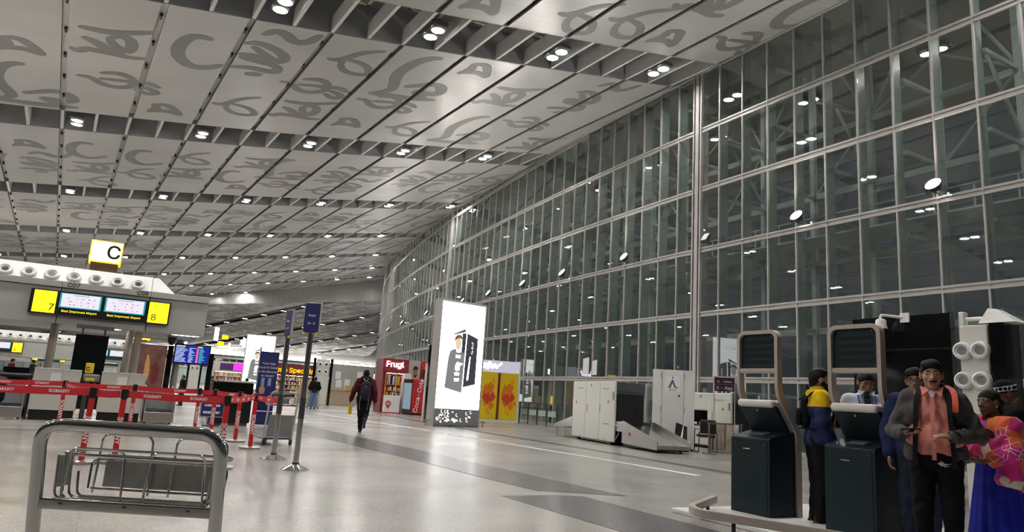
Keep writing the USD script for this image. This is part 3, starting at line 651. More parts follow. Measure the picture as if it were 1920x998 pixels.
# ---- counters
def counter(x, w, label):
    t = thing('check_in_counter', label, 'counter', (x, 20.25, 0))
    m = MB(); m.box(.03, w - .03, .06, .72, 0, .235); obj('plinth', m, 'black_plastic', t)
    m = MB(); m.rbox(0, w, 0, .03, .24, .80, .006, 2); obj('front_panel', m, 'cream_panel', t)
    m = MB(); m.rbox(0, w * .60, 0, .03, .805, 1.20, .006, 2); obj('upper_panel', m, 'cream_panel', t)
    m = MB(); m.rbox(w * .605, w, 0, .03, .805, 1.20, .006, 2); obj('upper_panel', m, 'cream_panel', t)
    for a in (0, w - .03): m = MB(); m.box(a, a + .03, .03, .75, .24, 1.18); obj('side_panel', m, 'cream_panel', t)
    m = MB(); m.rbox(-.01, w + .01, -.01, .30, 1.20, 1.225, .006, 2); obj('shelf', m, 'warm_white', t)
    m = MB(); m.box(.03, w - .03, .2, .75, .74, .77); obj('desk_top', m, 'mid_grey', t)
    m = MB(); m.box(w * .36, w * .58, -.004, .0, .86, 1.12); obj('notice', m, 'paper', t)
    return t
counter(-1.42, .96, 'cream check-in counter on the left, below the sign C07')
counter(-.02, .98, 'cream check-in counter on the right, below the sign C08')
counter(-6.2, .96, 'cream check-in counter beyond the left picture edge')
def conveyor(x, w, label):
    t = thing('baggage_conveyor', label, 'conveyor', (x, 20.1, 0))
    m = MB(); m.rbox(0, w, -.02, .5, .05, .30, .012, 2); obj('front_box', m, 'brushed_steel', t)
    m = MB(); m.box(.04, w - .04, .0, 1.0, .305, .33); obj('belt', m, 'rubber', t)
    m = MB()
    for a in (0, w - .04):
        m.prism(Polygon([(0, .05), (0, .62), (.3, .86), (1.5, .95), (1.5, .05)]), 0, .04, frame((a, 0, 0), (0, 1, 0), (0, 0, 1)))
    obj('side_guard', m, 'brushed_steel', t)
    m = MB(); m.hexa([(.04, 1.0, .30), (w - .04, 1.0, .30), (w - .04, 1.55, .75), (.04, 1.55, .75), (.04, 1.0, .34), (w - .04, 1.0, .34), (w - .04, 1.55, .79), (.04, 1.55, .79)]); obj('rising_belt', m, 'dark_grey', t)
    m = MB()
    for a in (.05, w - .09): m.box(a, a + .04, .1, .14, 0, .06); m.box(a, a + .04, 1.4, 1.44, 0, .3)
    obj('foot', m, 'dark_metal', t)
    return t
conveyor(-2.66, 1.16, 'steel weighing conveyor left of the left cream counter')
conveyor(1.02, .70, 'steel weighing conveyor right of the right cream counter')
# agent posts and seats between the counters
for nm, x, lab in (('bag_tag_printer', -.36, 'grey bag-tag printer with a yellow front between the two counters'),):
    t = thing(nm, lab, 'printer', (x, 20.55, 0)); m = MB(); m.box(0, .10, 0, .3, 0, .95); m.box(.17, .24, 0, .3, 0, .95); obj('stand', m, 'dark_grey', t)
    m = MB(); m.rbox(-.06, .32, -.05, .35, .95, 1.14, .04, 3); obj('case', m, 'mid_grey', t); m = MB(); m.rbox(.0, .2, -.07, -.05, .97, 1.04, .008, 2); obj('tray', m, 'yellow_paint', t)
t = thing('display_board', 'tall black display board hung behind the counters', 'board', (-.36, 21.2, 0))
m = MB(); m.rbox(-.38, .36, 0, .10, .25, 2.14, .01, 2); obj('panel', m, 'gloss_black', t)
m = MB(); m.box(-.27, -.23, .03, .07, 2.14, 2.34); m.box(.23, .27, .03, .07, 2.14, 2.34); m.box(-.4, .45, -.1, .25, 2.30, 2.38); obj('hanger', m, 'dark_grey', t)
m = MB(); m.box(-.02, .02, .02, .08, 0, .26); m.box(-.25, .25, -.1, .2, 0, .02); obj('foot', m, 'dark_grey', t)
t = thing('queue_sign', 'small tilted yellow sign with a dark curl in front of the black board', 'sign', (-.34, 21.0, 0))
m = MB(); m.cyl((0, 0, 0), (0, 0, 1.2), .012); m.lathe([(.001, .02), (.12, .02), (.12, 0)], n=16); obj('stand', m, 'dark_metal', t)
m = MB(); m.rbox(-.07, .12, -.02, .0, 1.16, 1.42, .006, 2); obj('card', m, 'yellow_paint', t)
m = MB(); m.text('C', .10, FRONT(-.01, -.022, 1.22), bold=True); obj('symbol', m, 'black_print', t)
# clutter at the left counter end
t = thing('monitor', 'black monitor on the counter at the left edge', 'monitor', (-1.95, 22.4, .0)); m = MB(); m.rbox(-.30, .28, 0, .05, .86, 1.20, .01, 2); obj('screen', m, 'gloss_black', t); m = MB(); m.box(-.03, .03, .03, .08, .76, .9); m.box(-.14, .14, -.02, .18, .74, .77); obj('stand', m, 'black_plastic', t); m = MB(); m.box(-.6, .5, -.1, .5, .70, .74); m.box(-.55, -.5, 0, .4, 0, .7); m.box(.4, .45, 0, .4, 0, .7); obj('desk', m, 'mid_grey', t)
for x, y, mt, lab in ((-2.35, 20.62, 'orange_wood', 'tan bag heaped on the conveyor at the left edge'), (-2.12, 20.8, 'black_plastic', 'black bag beside the tan bag at the left edge')):
    t = thing('travel_bag', lab, 'bag', (x, y, .34)); m = MB(); m.rbox(-.16, .16, -.12, .2, 0, .62, .10, 5); obj('body', m, mt, t, smooth=50); m = MB(); m.tube(rounded([(-.08, .04, .6), (-.08, .04, .74), (.08, .04, .74), (.08, .04, .6)], .05), .012); obj('handle', m, 'black_plastic', t)
single('dark_awning', MB().rbox(-2.3, -1.44, 20.35, 20.55, .97, 1.06, .04, 3), 'black_plastic', 'low black padded bar in front of the monitor at the left edge', 'bar')
m = MB(); m.box(-1.485, -1.44, 20.4, 20.5, 0, .98); obj('bar_post', m, 'dark_metal', stage.GetPrimAtPath('/World/dark_awning'))

# ---- flight board and its posts
glow('board_blue', (0.015, 0.03, 0.30), 1.0); glow('board_row', (0.55, 0.65, 1.0), 1.1); glow('board_pink', (1.0, .20, .45), 1.0); glow('board_cyan', (.10, .62, .70), 1.0)
t = thing('flight_board', 'flight information screen with blue rows on two tall black posts', 'screen', (2.40, 24.88, 0), math.radians(-8))
m = MB(); m.rbox(-.54, .54, -.06, .06, 1.63, 2.27, .02, 2); obj('case', m, 'black_plastic', t)
m = MB(); m.box(-.50, .50, -.065, -.06, 1.67, 2.23); obj('display', m, 'board_blue', t)
m = MB(); m2 = MB(); m3_ = MB(); m4 = MB(); r_ = random.Random(8)
m4.box(-.48, -.22, -.068, -.065, 2.185, 2.215); m4.box(.15, .30, -.068, -.065, 2.185, 2.215)
for k in range(13):
    z = 2.14 - k * .037
    m.box(-.49, -.49 + r_.uniform(.22, .36), -.068, -.065, z, z + .018); m.box(-.10, -.10 + r_.uniform(.08, .2), -.068, -.065, z, z + .018)
    m2.box(.12, .19, -.068, -.065, z - .006, z + .022); m3_.box(.21, r_.uniform(.30, .40), -.068, -.065, z, z + .018)
obj('row_text', m, 'board_row', t, kind='stuff'); obj('gate_column', m2, 'board_pink', t); obj('status_text', m3_, 'board_cyan', t, kind='stuff'); obj('heading', m4, 'caption_yellow', t, kind='stuff')
for x in (-.62, .60):
    m = MB(); m.box(x - .10, x + .06, .02, .22, 0, 2.18 if x < 0 else 2.02); obj('post', m, 'gloss_black', t)
t = thing('dome_camera', 'black dome camera hanging under the island soffit right of the C08 sign', 'camera', (1.62, 23.0, 2.345)); m = MB(); m.lathe([(.001, -.22), (.05, -.21), (.10, -.16), (.115, -.09), (.12, -.02), (.12, .0), (.001, 0)], n=20); obj('dome', m, 'gloss_black', t, smooth=40); m = MB(); m.cyl((0, 0, 0), (0, 0, .05), .14, n=20); obj('mount', m, 'mid_grey', t)

# ---- air towers (pale columns with four nozzles between black slabs)
def tower(loc, rz, label, s=1.0, name='air_tower'):
    t = thing(name, label, 'air tower', loc, rz, 'air towers down the hall')
    m = MB(); m.rbox(-.42, .42, 0, .5, 0, 2.95, .04, 3); obj('column', m, 'warm_white', t, smooth=40)
    for z in (2.15, 2.62):
        for x in (-.2, .2):
            m = MB(); ring(m, (x, 0, z), .15); n_ = obj('air_nozzle', m, 'white_plastic', t, smooth=40); m = MB(); m.lathe([(.001, -.05), (.075, -.05), (.075, -.02), (.001, -.02)], (x, 0, z), 14, axis=1); obj('nozzle_throat', m, 'black_plastic', n_)
    for x in (-.62, .46):
        m = MB(); m.box(x, x + .16, -.05, .6, 0, 3.0); obj('side_slab', m, 'gloss_black', t)
    m = MB(); m.lathe([(.001, 3.18), (.14, 3.16), (.2, 3.05), (.2, 2.95)], (0, .25, 0), 16); obj('cap', m, 'white_plastic', t, smooth=40)
    return t
tw = tower((12.35, 46.0, 0), math.radians(-14), 'air tower behind the man pushing a trolley, right of the blue-topped pole')
dup(tw, (2.72, 68.9, 0), math.radians(-2), 'air tower between the counter and the flight board, the leftmost of the pale columns')
dup(tw, (4.65, 74.8, 0), math.radians(-2), 'air tower just left of the flight board, with a yellow sign in front')
dup(tw, (7.3, 71.6, 0), math.radians(-4), 'air tower under the flight board, seen between its posts')

# ---- backlit advert pillars (same advert twice)
glow('ad_grey', (.30, .30, .29), .8); glow('ad_dark', (.08, .08, .10), .7); glow('ad_mid', (.16, .17, .20), .8); glow('ad_blue', (.10, .12, .25), .9); glow('ad_skin', (.90, .70, .52), .95); glow('ad_hair', (.30, .22, .15), .6); glow('ad_pale', (.93, .95, 1.0), 2.2)
def adpillar(loc, rz, label):
    t = thing('advert_pillar', label, 'advert', loc, rz, 'backlit adverts with a folding phone')
    W_, H_ = 2.20, 4.86
    m = MB(); m.rbox(0, W_, .02, .44, .02, H_, .02, 2); m.box(-.01, .05, 0, .46, 0, H_ + .02); m.box(W_ - .05, W_ + .01, 0, .46, 0, H_ + .02); m.box(0, W_, 0, .46, H_ - .06, H_ + .02); obj('case', m, 'aluminium', t)
    m = MB(); m.box(.055, W_ - .055, .0, .02, .66, H_ - .065); obj('light_face', m, 'white_lightbox', t)
    m = MB(); m.box(.055, W_ - .055, .0, .02, .06, .65); obj('base_panel', m, 'mid_grey', t)
    m = MB(); r_ = random.Random(4)
    for k in range(30):
        x, z = r_.uniform(.18, W_ - .25), r_.uniform(.16, .58)
        g = affinity.scale(GPOLY[r_.choice(['tri', 'six', 'arc', 'wave'])], -.001 + .062, -.045, origin=(0, 0)); m.prism(affinity.translate(g.simplify(.003), x, z), 0, .004, frame((0, 0, 0), (1, 0, 0), (0, 0, 1)))
    obj('pierced_letter', m, 'ad_pale', t, kind='stuff')
    F = lambda h: frame((0, -h, 0), (1, 0, 0), (0, 0, 1))
    def flat(name, pts, mt, h, sm=0):
        m = MB(); p = chaikin(pts, sm) if sm else pts; m.prism(Polygon(p), 0, .001, F(h)); return obj(name, m, mt, t)
    # the phone: left half with the figure, right half edge-on and dark
    flat('phone_hinge', [(.62, 3.52), (1.22, 3.80), (1.22, 3.68), (.80, 3.55)], 'ad_mid', .001)
    flat('phone_cover', [(1.10, 3.62), (1.34, 3.62), (1.85, 3.46), (1.85, 1.66), (1.28, 1.52), (1.10, 1.40)], 'ad_dark', .001)
    flat('phone_rim', [(1.27, 3.64), (1.33, 3.60), (1.28, 1.38), (1.22, 1.30)], 'ad_pale', .002)
    flat('phone_body', [(.50, 2.60), (.56, 2.86), (.75, 2.97), (1.10, 2.90), (1.27, 2.80), (1.22, 1.30), (.42, 1.46)], 'ad_grey', .002)
    flat('figure_face', [(.78, 3.20), (.80, 3.38), (.92, 3.46), (1.06, 3.40), (1.08, 3.16), (1.00, 2.96), (.90, 2.93), (.82, 3.02)], 'ad_skin', .003, 2)
    flat('figure_hair', [(.72, 3.26), (.76, 3.46), (.90, 3.55), (1.06, 3.52), (1.13, 3.36), (1.08, 3.36), (1.02, 3.42), (.90, 3.40), (.80, 3.34)], 'ad_hair', .004, 2)
    for z0 in (2.84, 2.62, 1.94, 1.72):
        flat('shirt_stripe', [(.84, z0), (1.06, z0), (1.08, z0 + .13), (.82, z0 + .13)], 'ad_pale', .003)
    flat('figure_hand', [(.86, 2.10), (.82, 2.30), (.92, 2.50), (1.02, 2.46), (1.20, 2.44), (1.20, 2.38), (1.06, 2.34), (1.08, 2.14)], 'ad_pale', .004, 1)
    flat('cover_light', [(1.50, 2.72), (1.56, 2.74), (1.52, 1.82), (1.45, 1.76), (1.42, 1.86)], 'ad_pale', .002)
    m = MB()
    for k in range(7): m.box(1.56 + .02 * (k % 3), 1.64 + .02 * (k % 2), -.003, -.002, 2.84 + k * .07, 2.875 + k * .07)
    obj('cover_print', m, 'ad_pale', t, kind='stuff')
    m = MB(); m.text('Galaxy Fold', .11, frame((1.02, -.001, 4.28), (1, 0, 0), (0, 0, 1)), .001); obj('printed_name', m, 'ad_faint' if 'ad_faint' in MATS else glow('ad_faint', (.85, .84, .84), 1.0), t)
    # low bumper rails at both sides
    for x in (-.35, W_ + .12):
        m = MB(); m.box(x, x + .24, .05, .12, .17, .22); m.box(x + .1, x + .14, .07, .1, 0, .18); obj('bumper', m, 'brushed_steel', t)
    return t
adp = adpillar((10.99, 24.76, 0), math.radians(9.2), 'tall white backlit advert pillar with a folding phone, nearest one in the middle')
dup(adp, (9.20, 57.2, 0), math.radians(-9.5), 'smaller distant white advert pillar behind the navy bag sign, with the same phone advert')

# ---- navy bag-size sign, desk, notices
def lines(m, x0, x1, z, n, hgt, gap, y=-.004, seed=1):
    r_ = random.Random(seed)
    for k in range(n):
        x = x0
        while x < x1 - .02:
            w = r_.uniform(.02, .06); m.box(x, min(x + w, x1), y, y + .003, z - k * gap, z - k * gap + hgt); x += w + .012
    return m
t = thing('bag_size_sign', 'tall navy sign about cabin bag size with pink suitcase pictures', 'sign', (4.06, 20.95, 0), math.radians(-12))
m = MB(); m.rbox(-.26, .26, 0, .10, .42, 2.08, .01, 2); obj('board', m, 'navy', t); m = MB(); m.rbox(-.27, -.245, -.03, .12, 0, 2.20, .004, 2); obj('edge', m, 'mid_grey', t)
m = MB()
for k, s_ in enumerate(('Your bag', 'must fit here', 'to be allowed', 'on board')): m.text(s_, .062, FRONT(.0, -.003, 1.72 - k * .115))
obj('lettering', m, 'white_print', t)
for x, z in ((-.10, .88), (.12, .58)):
    m = MB(); m.prism(Polygon(chaikin([(x - .08, z), (x + .08, z), (x + .08, z + .22), (x - .08, z + .22)], 2)), 0, .003, FRONT(0, -.003, 0)); m.prism(Polygon([(x - .03, z + .21), (x + .03, z + .21), (x + .03, z + .27), (x - .03, z + .27)]), 0, .003, FRONT(0, -.003, 0)); obj('suitcase_picture', m, plain('pink_print', (.62, .30, .28), .6) if 'pink_print' not in MATS else 'pink_print', t)
for x in (-.1, .08):
    m = MB(); m.box(x - .045, x + .045, -.004, 0, 1.12, 1.34); obj('size_card', m, plain('blue_print', (.25, .32, .62), .5) if 'blue_print' not in MATS else 'blue_print', t)
m = MB(); m.box(-.28, .28, -.25, .35, 0, .04); m.box(-.26, .26, -.2, .3, .04, .40); obj('foot', m, 'navy', t); m = MB(); m.box(-.27, .27, -.26, -.25, .0, .05); obj('foot_edge', m, 'white_print', t)
t = thing('service_desk', 'black service desk with cream ledge behind the red belts', 'desk', (2.62, 20.6, 0))
m = MB(); m.rbox(0, 1.05, 0, .6, .08, 1.16, .02, 2); obj('front', m, 'gloss_black', t); m = MB(); m.rbox(.25, 1.12, -.02, .7, 1.16, 1.21, .01, 2); obj('ledge', m, 'cream_panel', t); m = MB(); m.box(.03, 1.0, .04, .56, 0, .08); obj('plinth', m, 'dark_grey', t)
t = thing('notice_board', 'navy notice with white border standing in front of the black desk', 'notice', (2.62, 20.1, 0))
m = MB(); m.rbox(-.30, .30, 0, .03, .22, .84, .006, 2); obj('panel', m, 'navy', t)
m = MB(); m.box(-.28, .28, -.003, 0, .235, .245); m.box(-.28, .28, -.003, 0, .815, .825); m.box(-.285, -.275, -.003, 0, .235, .825); m.box(.275, .285, -.003, 0, .235, .825); obj('border', m, 'white_print', t)
m = MB(); lines(m, -.20, .2, .64, 2, .06, .14); lines(m, -.22, .2, .32, 1, .06, .1, seed=5); obj('lettering', m, 'white_print', t, kind='stuff')
m = MB(); m.box(-.2, .2, -.1, .15, 0, .02); m.box(-.03, .03, .0, .03, 0, .25); obj('foot', m, 'dark_metal', t)

# ---- shops and kiosks far behind
def booth(loc, w, h, label, sign, sign_mt, front_mt, body='warm_white', cat='shop', txt=.5, rz=-.14):
    t = thing('shop_booth', label, cat, loc, rz)
    m = MB(); m.box(0, w, 1.5, 1.6, 0, h); m.box(0, .1, 0, 1.5, 0, h); m.box(w - .1, w, 0, 1.5, 0, h); m.box(0, w, 0, 1.6, h, h + .12); obj('walls', m, body, t)
    m = MB(); m.box(-.05, w + .05, -.08, .0, h - .75, h + .1); fs = obj('fascia', m, front_mt, t)
    if sign: m = MB(); m.text(sign, txt, FRONT(w / 2, -.10, h - .58), .05, True); obj('lettering', m, sign_mt, fs)
    r_ = random.Random(len(label)); cols = ['red_paint', 'yellow_paint', 'white_paint', 'orange_wood', 'pink_print', 'paper']
    for k in range(4):
        z = .35 + k * (h - 1.2) / 4; m = MB(); m.box(.1, w - .1, .9, 1.5, z - .04, z); sh = obj('shelf', m, 'white_paint', t); 
        for c in range(3):
            g = MB(); x = .2 + c * .07
            while x < w - .3:
                g.box(x, x + .12, 1.0, 1.3, z, z + r_.uniform(.18, .36)); x += r_.uniform(.2, .5)
            obj('packets', g, cols[(k + c * 2) % 6], sh, kind='stuff')
    m = MB(); m.box(.2, w - .2, .2, .26, h - .9, h - .86); obj('strip_lamp', m, 'tube_light', t)
    return t
booth((11.6, 69.0, 0), 6.4, 2.9, 'red and yellow lettered shop full of packets between the two steel sign poles', 'World Emp Specials', 'neon_yellow', 'dark_red', 'dark_red', txt=.42)
t = booth((9.2, 74.0, 0), 3.0, 2.9, 'beige shop front with a glowing magenta sign left of the distant advert pillar', None, None, 'warm_white')
m = MB(); m.rbox(.6, 3.0, -.16, -.08, 2.2, 2.85, .03, 2); obj('sign_panel', m, plain('purple_panel', (.10, .02, .18), .4), t); m = MB(); m.rbox(1.8, 2.75, -.2, -.16, 2.2, 2.9, .2, 4); obj('glowing_logo', m, 'neon_magenta', t)
t = thing('star_lamp', 'white star-shaped lamp hanging far down the hall above the magenta sign', 'lamp', (11.05, 69.1, 4.75)); st = [(math.cos(a) * (.55 if k % 2 else .38), math.sin(a) * (.55 if k % 2 else .38)) for k, a in enumerate(np.linspace(0, 2 * PI, 17)[:-1])]
m = MB(); m.prism(Polygon(st), 0, .12, FRONT(0, 0, 0)); obj('star', m, 'neon_white', t); m = MB(); m.cyl((0, .06, .4), (0, .06, ceil_z((11.05, 69.1)) - 4.75), .005, n=5); obj('cord', m, 'dark_metal', t)
for k, (x, y, z, w, h, mt, lab) in enumerate([(7.6, 62, 4.9, .34, 1.1, 'neon_white', 'white lit hanging banner above the flight board'), (8.3, 62, 4.7, .5, .36, 'neon_yellow', 'upper small yellow lit sign above the flight board'), (8.05, 62.3, 4.15, .5, .36, 'neon_yellow', 'lower small yellow lit sign above the flight board'), (8.7, 62, 3.9, .16, .7, 'neon_white', 'thin white lit banner right of the yellow signs'), (5.4, 62, 4.1, .22, .55, 'neon_white', 'thin white lit banner left above the flight board')]):
    t = thing('hanging_sign', lab, 'sign', (x, y, z)); m = MB(); m.rbox(-w / 2, w / 2, 0, .1, -h / 2, h / 2, .02, 2); obj('panel', m, mt, t); m = MB(); m.cyl((0, .05, h / 2), (0, .05, ceil_z((x, y)) - z), .004, n=5); obj('cord', m, 'dark_metal', t)
t = thing('chandelier', 'cluster of bright white tube lamps hanging far down the hall right of the walking man', 'lamp', (38.5, 118.0, 4.2)); r_ = random.Random(12)
for k in range(14): m = MB(); x, z = r_.uniform(-3.2, 3.2), r_.uniform(-.8, .4); m.box(x - .15, x + .15, -.2, .2, z - .5, z + .5 + (.8 if k % 4 == 0 else 0)); obj('lamp_tube', m, 'neon_white', t)
m = MB(); m.box(-3.5, 3.5, -.1, .1, 1.2, 1.3); m.cyl((0, 0, 1.3), (0, 0, 4.5), .03, n=6); obj('rail', m, 'aluminium', t)
t = thing('trading_counter', 'low grey counter with till and papers right of the man pushing a trolley', 'counter', (16.8, 53.5, 0), -.18); m = MB(); m.rbox(0, 4.4, 0, .8, 0, 1.1, .02, 2); obj('body', m, 'grey_panel', t); m = MB(); m.box(-.02, 4.42, -.03, .83, 1.1, 1.14); obj('top', m, 'aluminium', t); m = MB(); m.rbox(2.0, 2.8, .2, .6, 1.14, 1.55, .03, 2); obj('till', m, 'mid_grey', t); m = MB(); m.box(3.2, 3.7, .2, .6, 1.14, 1.3); obj('paper_tray', m, 'paper', t)
t = thing('wooden_counter', 'long wooden counter behind the man pushing a trolley', 'counter', (11.4, 48.5, 0), -.12); m = MB(); m.rbox(0, 4.0, 0, .6, .02, .98, .02, 2); obj('body', m, 'wood', t); m = MB(); m.box(-.03, 4.03, -.04, .64, .98, 1.03); obj('top', m, 'orange_wood', t)
for x, y, z, w, d, h, lab in ((11.7, 48.5, 1.03, .9, .4, .5, 'large carton on the left end of the wooden counter'), (14.6, 48.0, 1.03, .6, .4, .34, 'small carton on the right end of the wooden counter')):
    m = MB(); m.rbox(x, x + w, y, y + d, z, z + h, .01, 2); single('carton', m, 'cardboard', lab, 'box')
t = thing('poster_wall', 'pale partition wall with framed papers behind the wooden counter', 'partition', (16.4, 58.5, 0), -.15); m = MB(); m.box(0, 3.6, 0, .1, 0, 3.1); obj('panel', m, 'grey_panel', t)
for x, z in ((.4, 1.9), (1.2, 1.3), (2.2, 2.0), (.5, 1.2)): m = MB(); m.box(x, x + .45, -.02, 0, z, z + .62); obj('framed_paper', m, 'paper', t)
t = thing('oven_stand', 'white stall with a black oven front behind the walking man', 'stall', (20.4, 58.2, 0), -.2); m = MB(); m.box(0, 2.3, 0, 1, 0, 2.6); obj('body', m, 'warm_white', t); m = MB(); m.rbox(1.0, 2.1, -.05, 0, .7, 2.0, .02, 2); obj('oven_front', m, 'gloss_black', t); m = MB(); m.box(1.1, 2.0, -.09, -.05, 1.72, 1.80); obj('handle', m, 'steel', t); m = MB(); m.box(.2, 2.2, -.1, 0, 2.45, 2.6); obj('lettering', m, 'red_paint', t)
t = thing('mural_panel', 'dark red painted mural panel between the pillars behind the right cream counter', 'mural', (.75, 33.6, 0), .05); m = MB(); m.box(-.1, 1.5, 0, .08, 0, 2.5); pn = obj('panel', m, plain('mural_ground', (.16, .07, .055), .6, var=.4, scale=3), t)
for k, (pts, mt) in enumerate([([(.05, 1.9), (.2, 2.15), (.4, 2.1), (.42, 1.85), (.3, 1.6), (.1, 1.65)], 'dark_red'), ([(.1, 1.0), (.5, 1.05), (.45, 1.45), (.2, 1.5)], 'blue_print'), ([(.7, .9), (.95, 1.0), (.9, 1.9), (.75, 2.2)], 'orange_wood'), ([(1.0, .8), (1.3, .9), (1.25, 1.7), (1.05, 1.9)], 'dark_red')]):
    m = MB(); m.prism(Polygon(chaikin(pts, 2)), 0, .003, FRONT(0, -.004 - k * .001, 0)); obj('painted_shape', m, mt, pn)
# ================================================================== QUEUE BARRIERS with red belts
belt_text = text_cache('SOMANY', .040, .001, True); ver_text = text_cache('SOMANY', .060, .001, True)
def stanchion(x, y, label, ends=(), faces=0.0):
    t = thing('belt_stanchion', label, 'stanchion', (x, y, 0), 0, 'red belt stanchions')
    m = MB(); m.lathe([(.001, 0), (.185, 0), (.19, .01), (.19, .035), (.175, .045), (.04, .055), (.04, .04)], n=28); obj('base', m, 'brushed_steel', t, smooth=35)
    m = MB(); m.rbox(-.036, .036, -.036, .036, .045, .86, .012, 3); obj('post', m, 'red_paint', t, smooth=35)
    m = MB(); m.rbox(-.045, .045, -.045, .045, .86, 1.0, .015, 3); obj('belt_head', m, 'black_plastic', t, smooth=35)
    m = MB(); T = frame((-.028, -.0375, .62), (0, 0, -1), (1, 0, 0)); v = np.array(ver_text.vertices); m.raw(v @ T[:3, :3].T + T[:3, 3], ver_text.faces)
    T2 = frame((-.0375, .028, .62), (0, 0, -1), (0, -1, 0)); m.raw(v @ T2[:3, :3].T + T2[:3, 3], ver_text.faces); obj('lettering', m, 'white_print', t)
    for k, (ex, ey) in enumerate(ends):
        d = np.array([ex - x, ey - y]); L = np.linalg.norm(d); d /= L; n_ = np.array([-d[1], d[0]])
        m = MB(); N = 10
        for q in range(N):
            a, b = .05 + (L - .10) * q / N, .05 + (L - .10) * (q + 1) / N
            sag = lambda s: -.018 * 4 * (s / L) * (1 - s / L)
            p = [(*(d * a + n_ * .0015), .885 + sag(a)), (*(d * b + n_ * .0015), .885 + sag(b)), (*(d * b - n_ * .0015), .885 + sag(b)), (*(d * a - n_ * .0015), .885 + sag(a))]
            m.hexa(p + [(c[0], c[1], c[2] + .095) for c in p])
        bl = obj('belt', m, 'red_web', t)
        m = MB(); v0 = np.array(belt_text.vertices)
        side = -1 if (n_ @ np.array([-x, -y])) < 0 else 1            # print on the face towards the hall
        s_ = .25
        while s_ < L - .5:
            zz = .885 - .018 * 4 * (s_ / L) * (1 - s_ / L) + .028
            o = d * s_ + n_ * side * .0025; r_ = d if side < 0 else -d
            if side > 0: o = d * (s_ + .26) + n_ * side * .0025
            T = frame((*o, zz), (*r_, 0), (0, 0, 1)); m.raw(v0 @ T[:3, :3].T + T[:3, 3], belt_text.faces); s_ += .62
        if m.v: obj('belt_print', m, 'white_print', bl)
    return t
P = {'A': (1.56, 10.58), 'm1': (-.08, 11.10), 'm2': (.30, 11.15), 'B': (2.48, 15.2), 'C': (2.51, 13.72), 'p1': (-.62, 16.75), 'p3': (.62, 16.55), 'D': (1.86, 16.6), 'E': (2.15, 16.3), 'L': (-2.6, 11.3), 'L2': (-2.9, 15.2), 'L3': (-2.9, 16.6)}
stanchion(*P['A'], 'nearest red stanchion, right of the chrome trolley handle', [P['m2'], P['C']])
stanchion(*P['m2'], 'right one of the two red stanchions seen through the trolley basket', [P['m1']])
stanchion(*P['m1'], 'left one of the two red stanchions seen through the trolley basket', [P['L'], P['p1']])
stanchion(*P['C'], 'red stanchion just left of the empty luggage trolley', [P['B'], (2.58, 11.95)])
stanchion(*P['B'], 'red stanchion between the navy notice and the bag-size sign', [P['E']])
stanchion(*P['E'], 'right one of the two red stanchions before the navy notice', [P['D']])
stanchion(*P['D'], 'left one of the two red stanchions before the navy notice', [P['p3']])
stanchion(*P['p3'], 'red stanchion in front of the right cream counter', [P['p1']])
stanchion(*P['p1'], 'red stanchion in front of the left cream counter', [P['L3']])
stanchion(*P['L'], 'red stanchion past the left picture edge, nearest row')
stanchion(*P['L3'], 'red stanchion past the left picture edge, row at the counters')
# ---- steel sign poles
def signpole(x, y, rz, label, words):
    t = thing('sign_pole', label, 'sign pole', (x, y, 0), rz)
    m = MB(); m.lathe([(.001, 0), (.20, 0), (.20, .012), (.12, .045), (.055, .075), (.05, .10), (.048, .10)], n=32); obj('base', m, 'chrome', t, smooth=35)
    m = MB(); m.cyl((0, 0, .08), (0, 0, .72), .040, n=20); obj('lower_tube', m, 'steel', t, smooth=30)
    m = MB(); m.cyl((0, 0, .72), (0, 0, 1.02), .043, n=20); obj('dark_sleeve', m, 'dark_metal', t, smooth=30)
    m = MB(); m.cyl((0, 0, 1.02), (0, 0, 1.97), .040, n=20); obj('upper_tube', m, 'steel', t, smooth=30)
    m = MB(); m.rbox(-.13, .13, -.022, .022, 1.96, 2.43, .006, 2); obj('sign_frame', m, 'aluminium', t)
    m = MB(); m.box(-.118, .118, -.026, .026, 1.975, 2.415); obj('sign_panel', m, 'navy', t)
    m = MB(); m.text(words[0], .035, FRONT(0, -.027, 2.22)); m.text(words[1], .04, FRONT(0, -.027, 2.10)); obj('lettering', m, 'white_print', t)
    for s_ in (-1, 1): m = MB(); m.lathe([(.001, 1.99), (.018, 1.98), (.02, 1.965), (.014, 1.95), (.001, 1.945)], (s_ * .10, -.03, 0), 12); obj('knob', m, 'yellow_paint', t, smooth=40)
    return t
signpole(2.59, 10.54, math.radians(-38), 'right steel sign pole with a navy panel turned half to the camera', ('Rope', 'to-6'))
signpole(2.57, 11.95, math.radians(-80), 'left steel sign pole with its navy panel seen almost edge-on', ('Rope', 'to-5'))

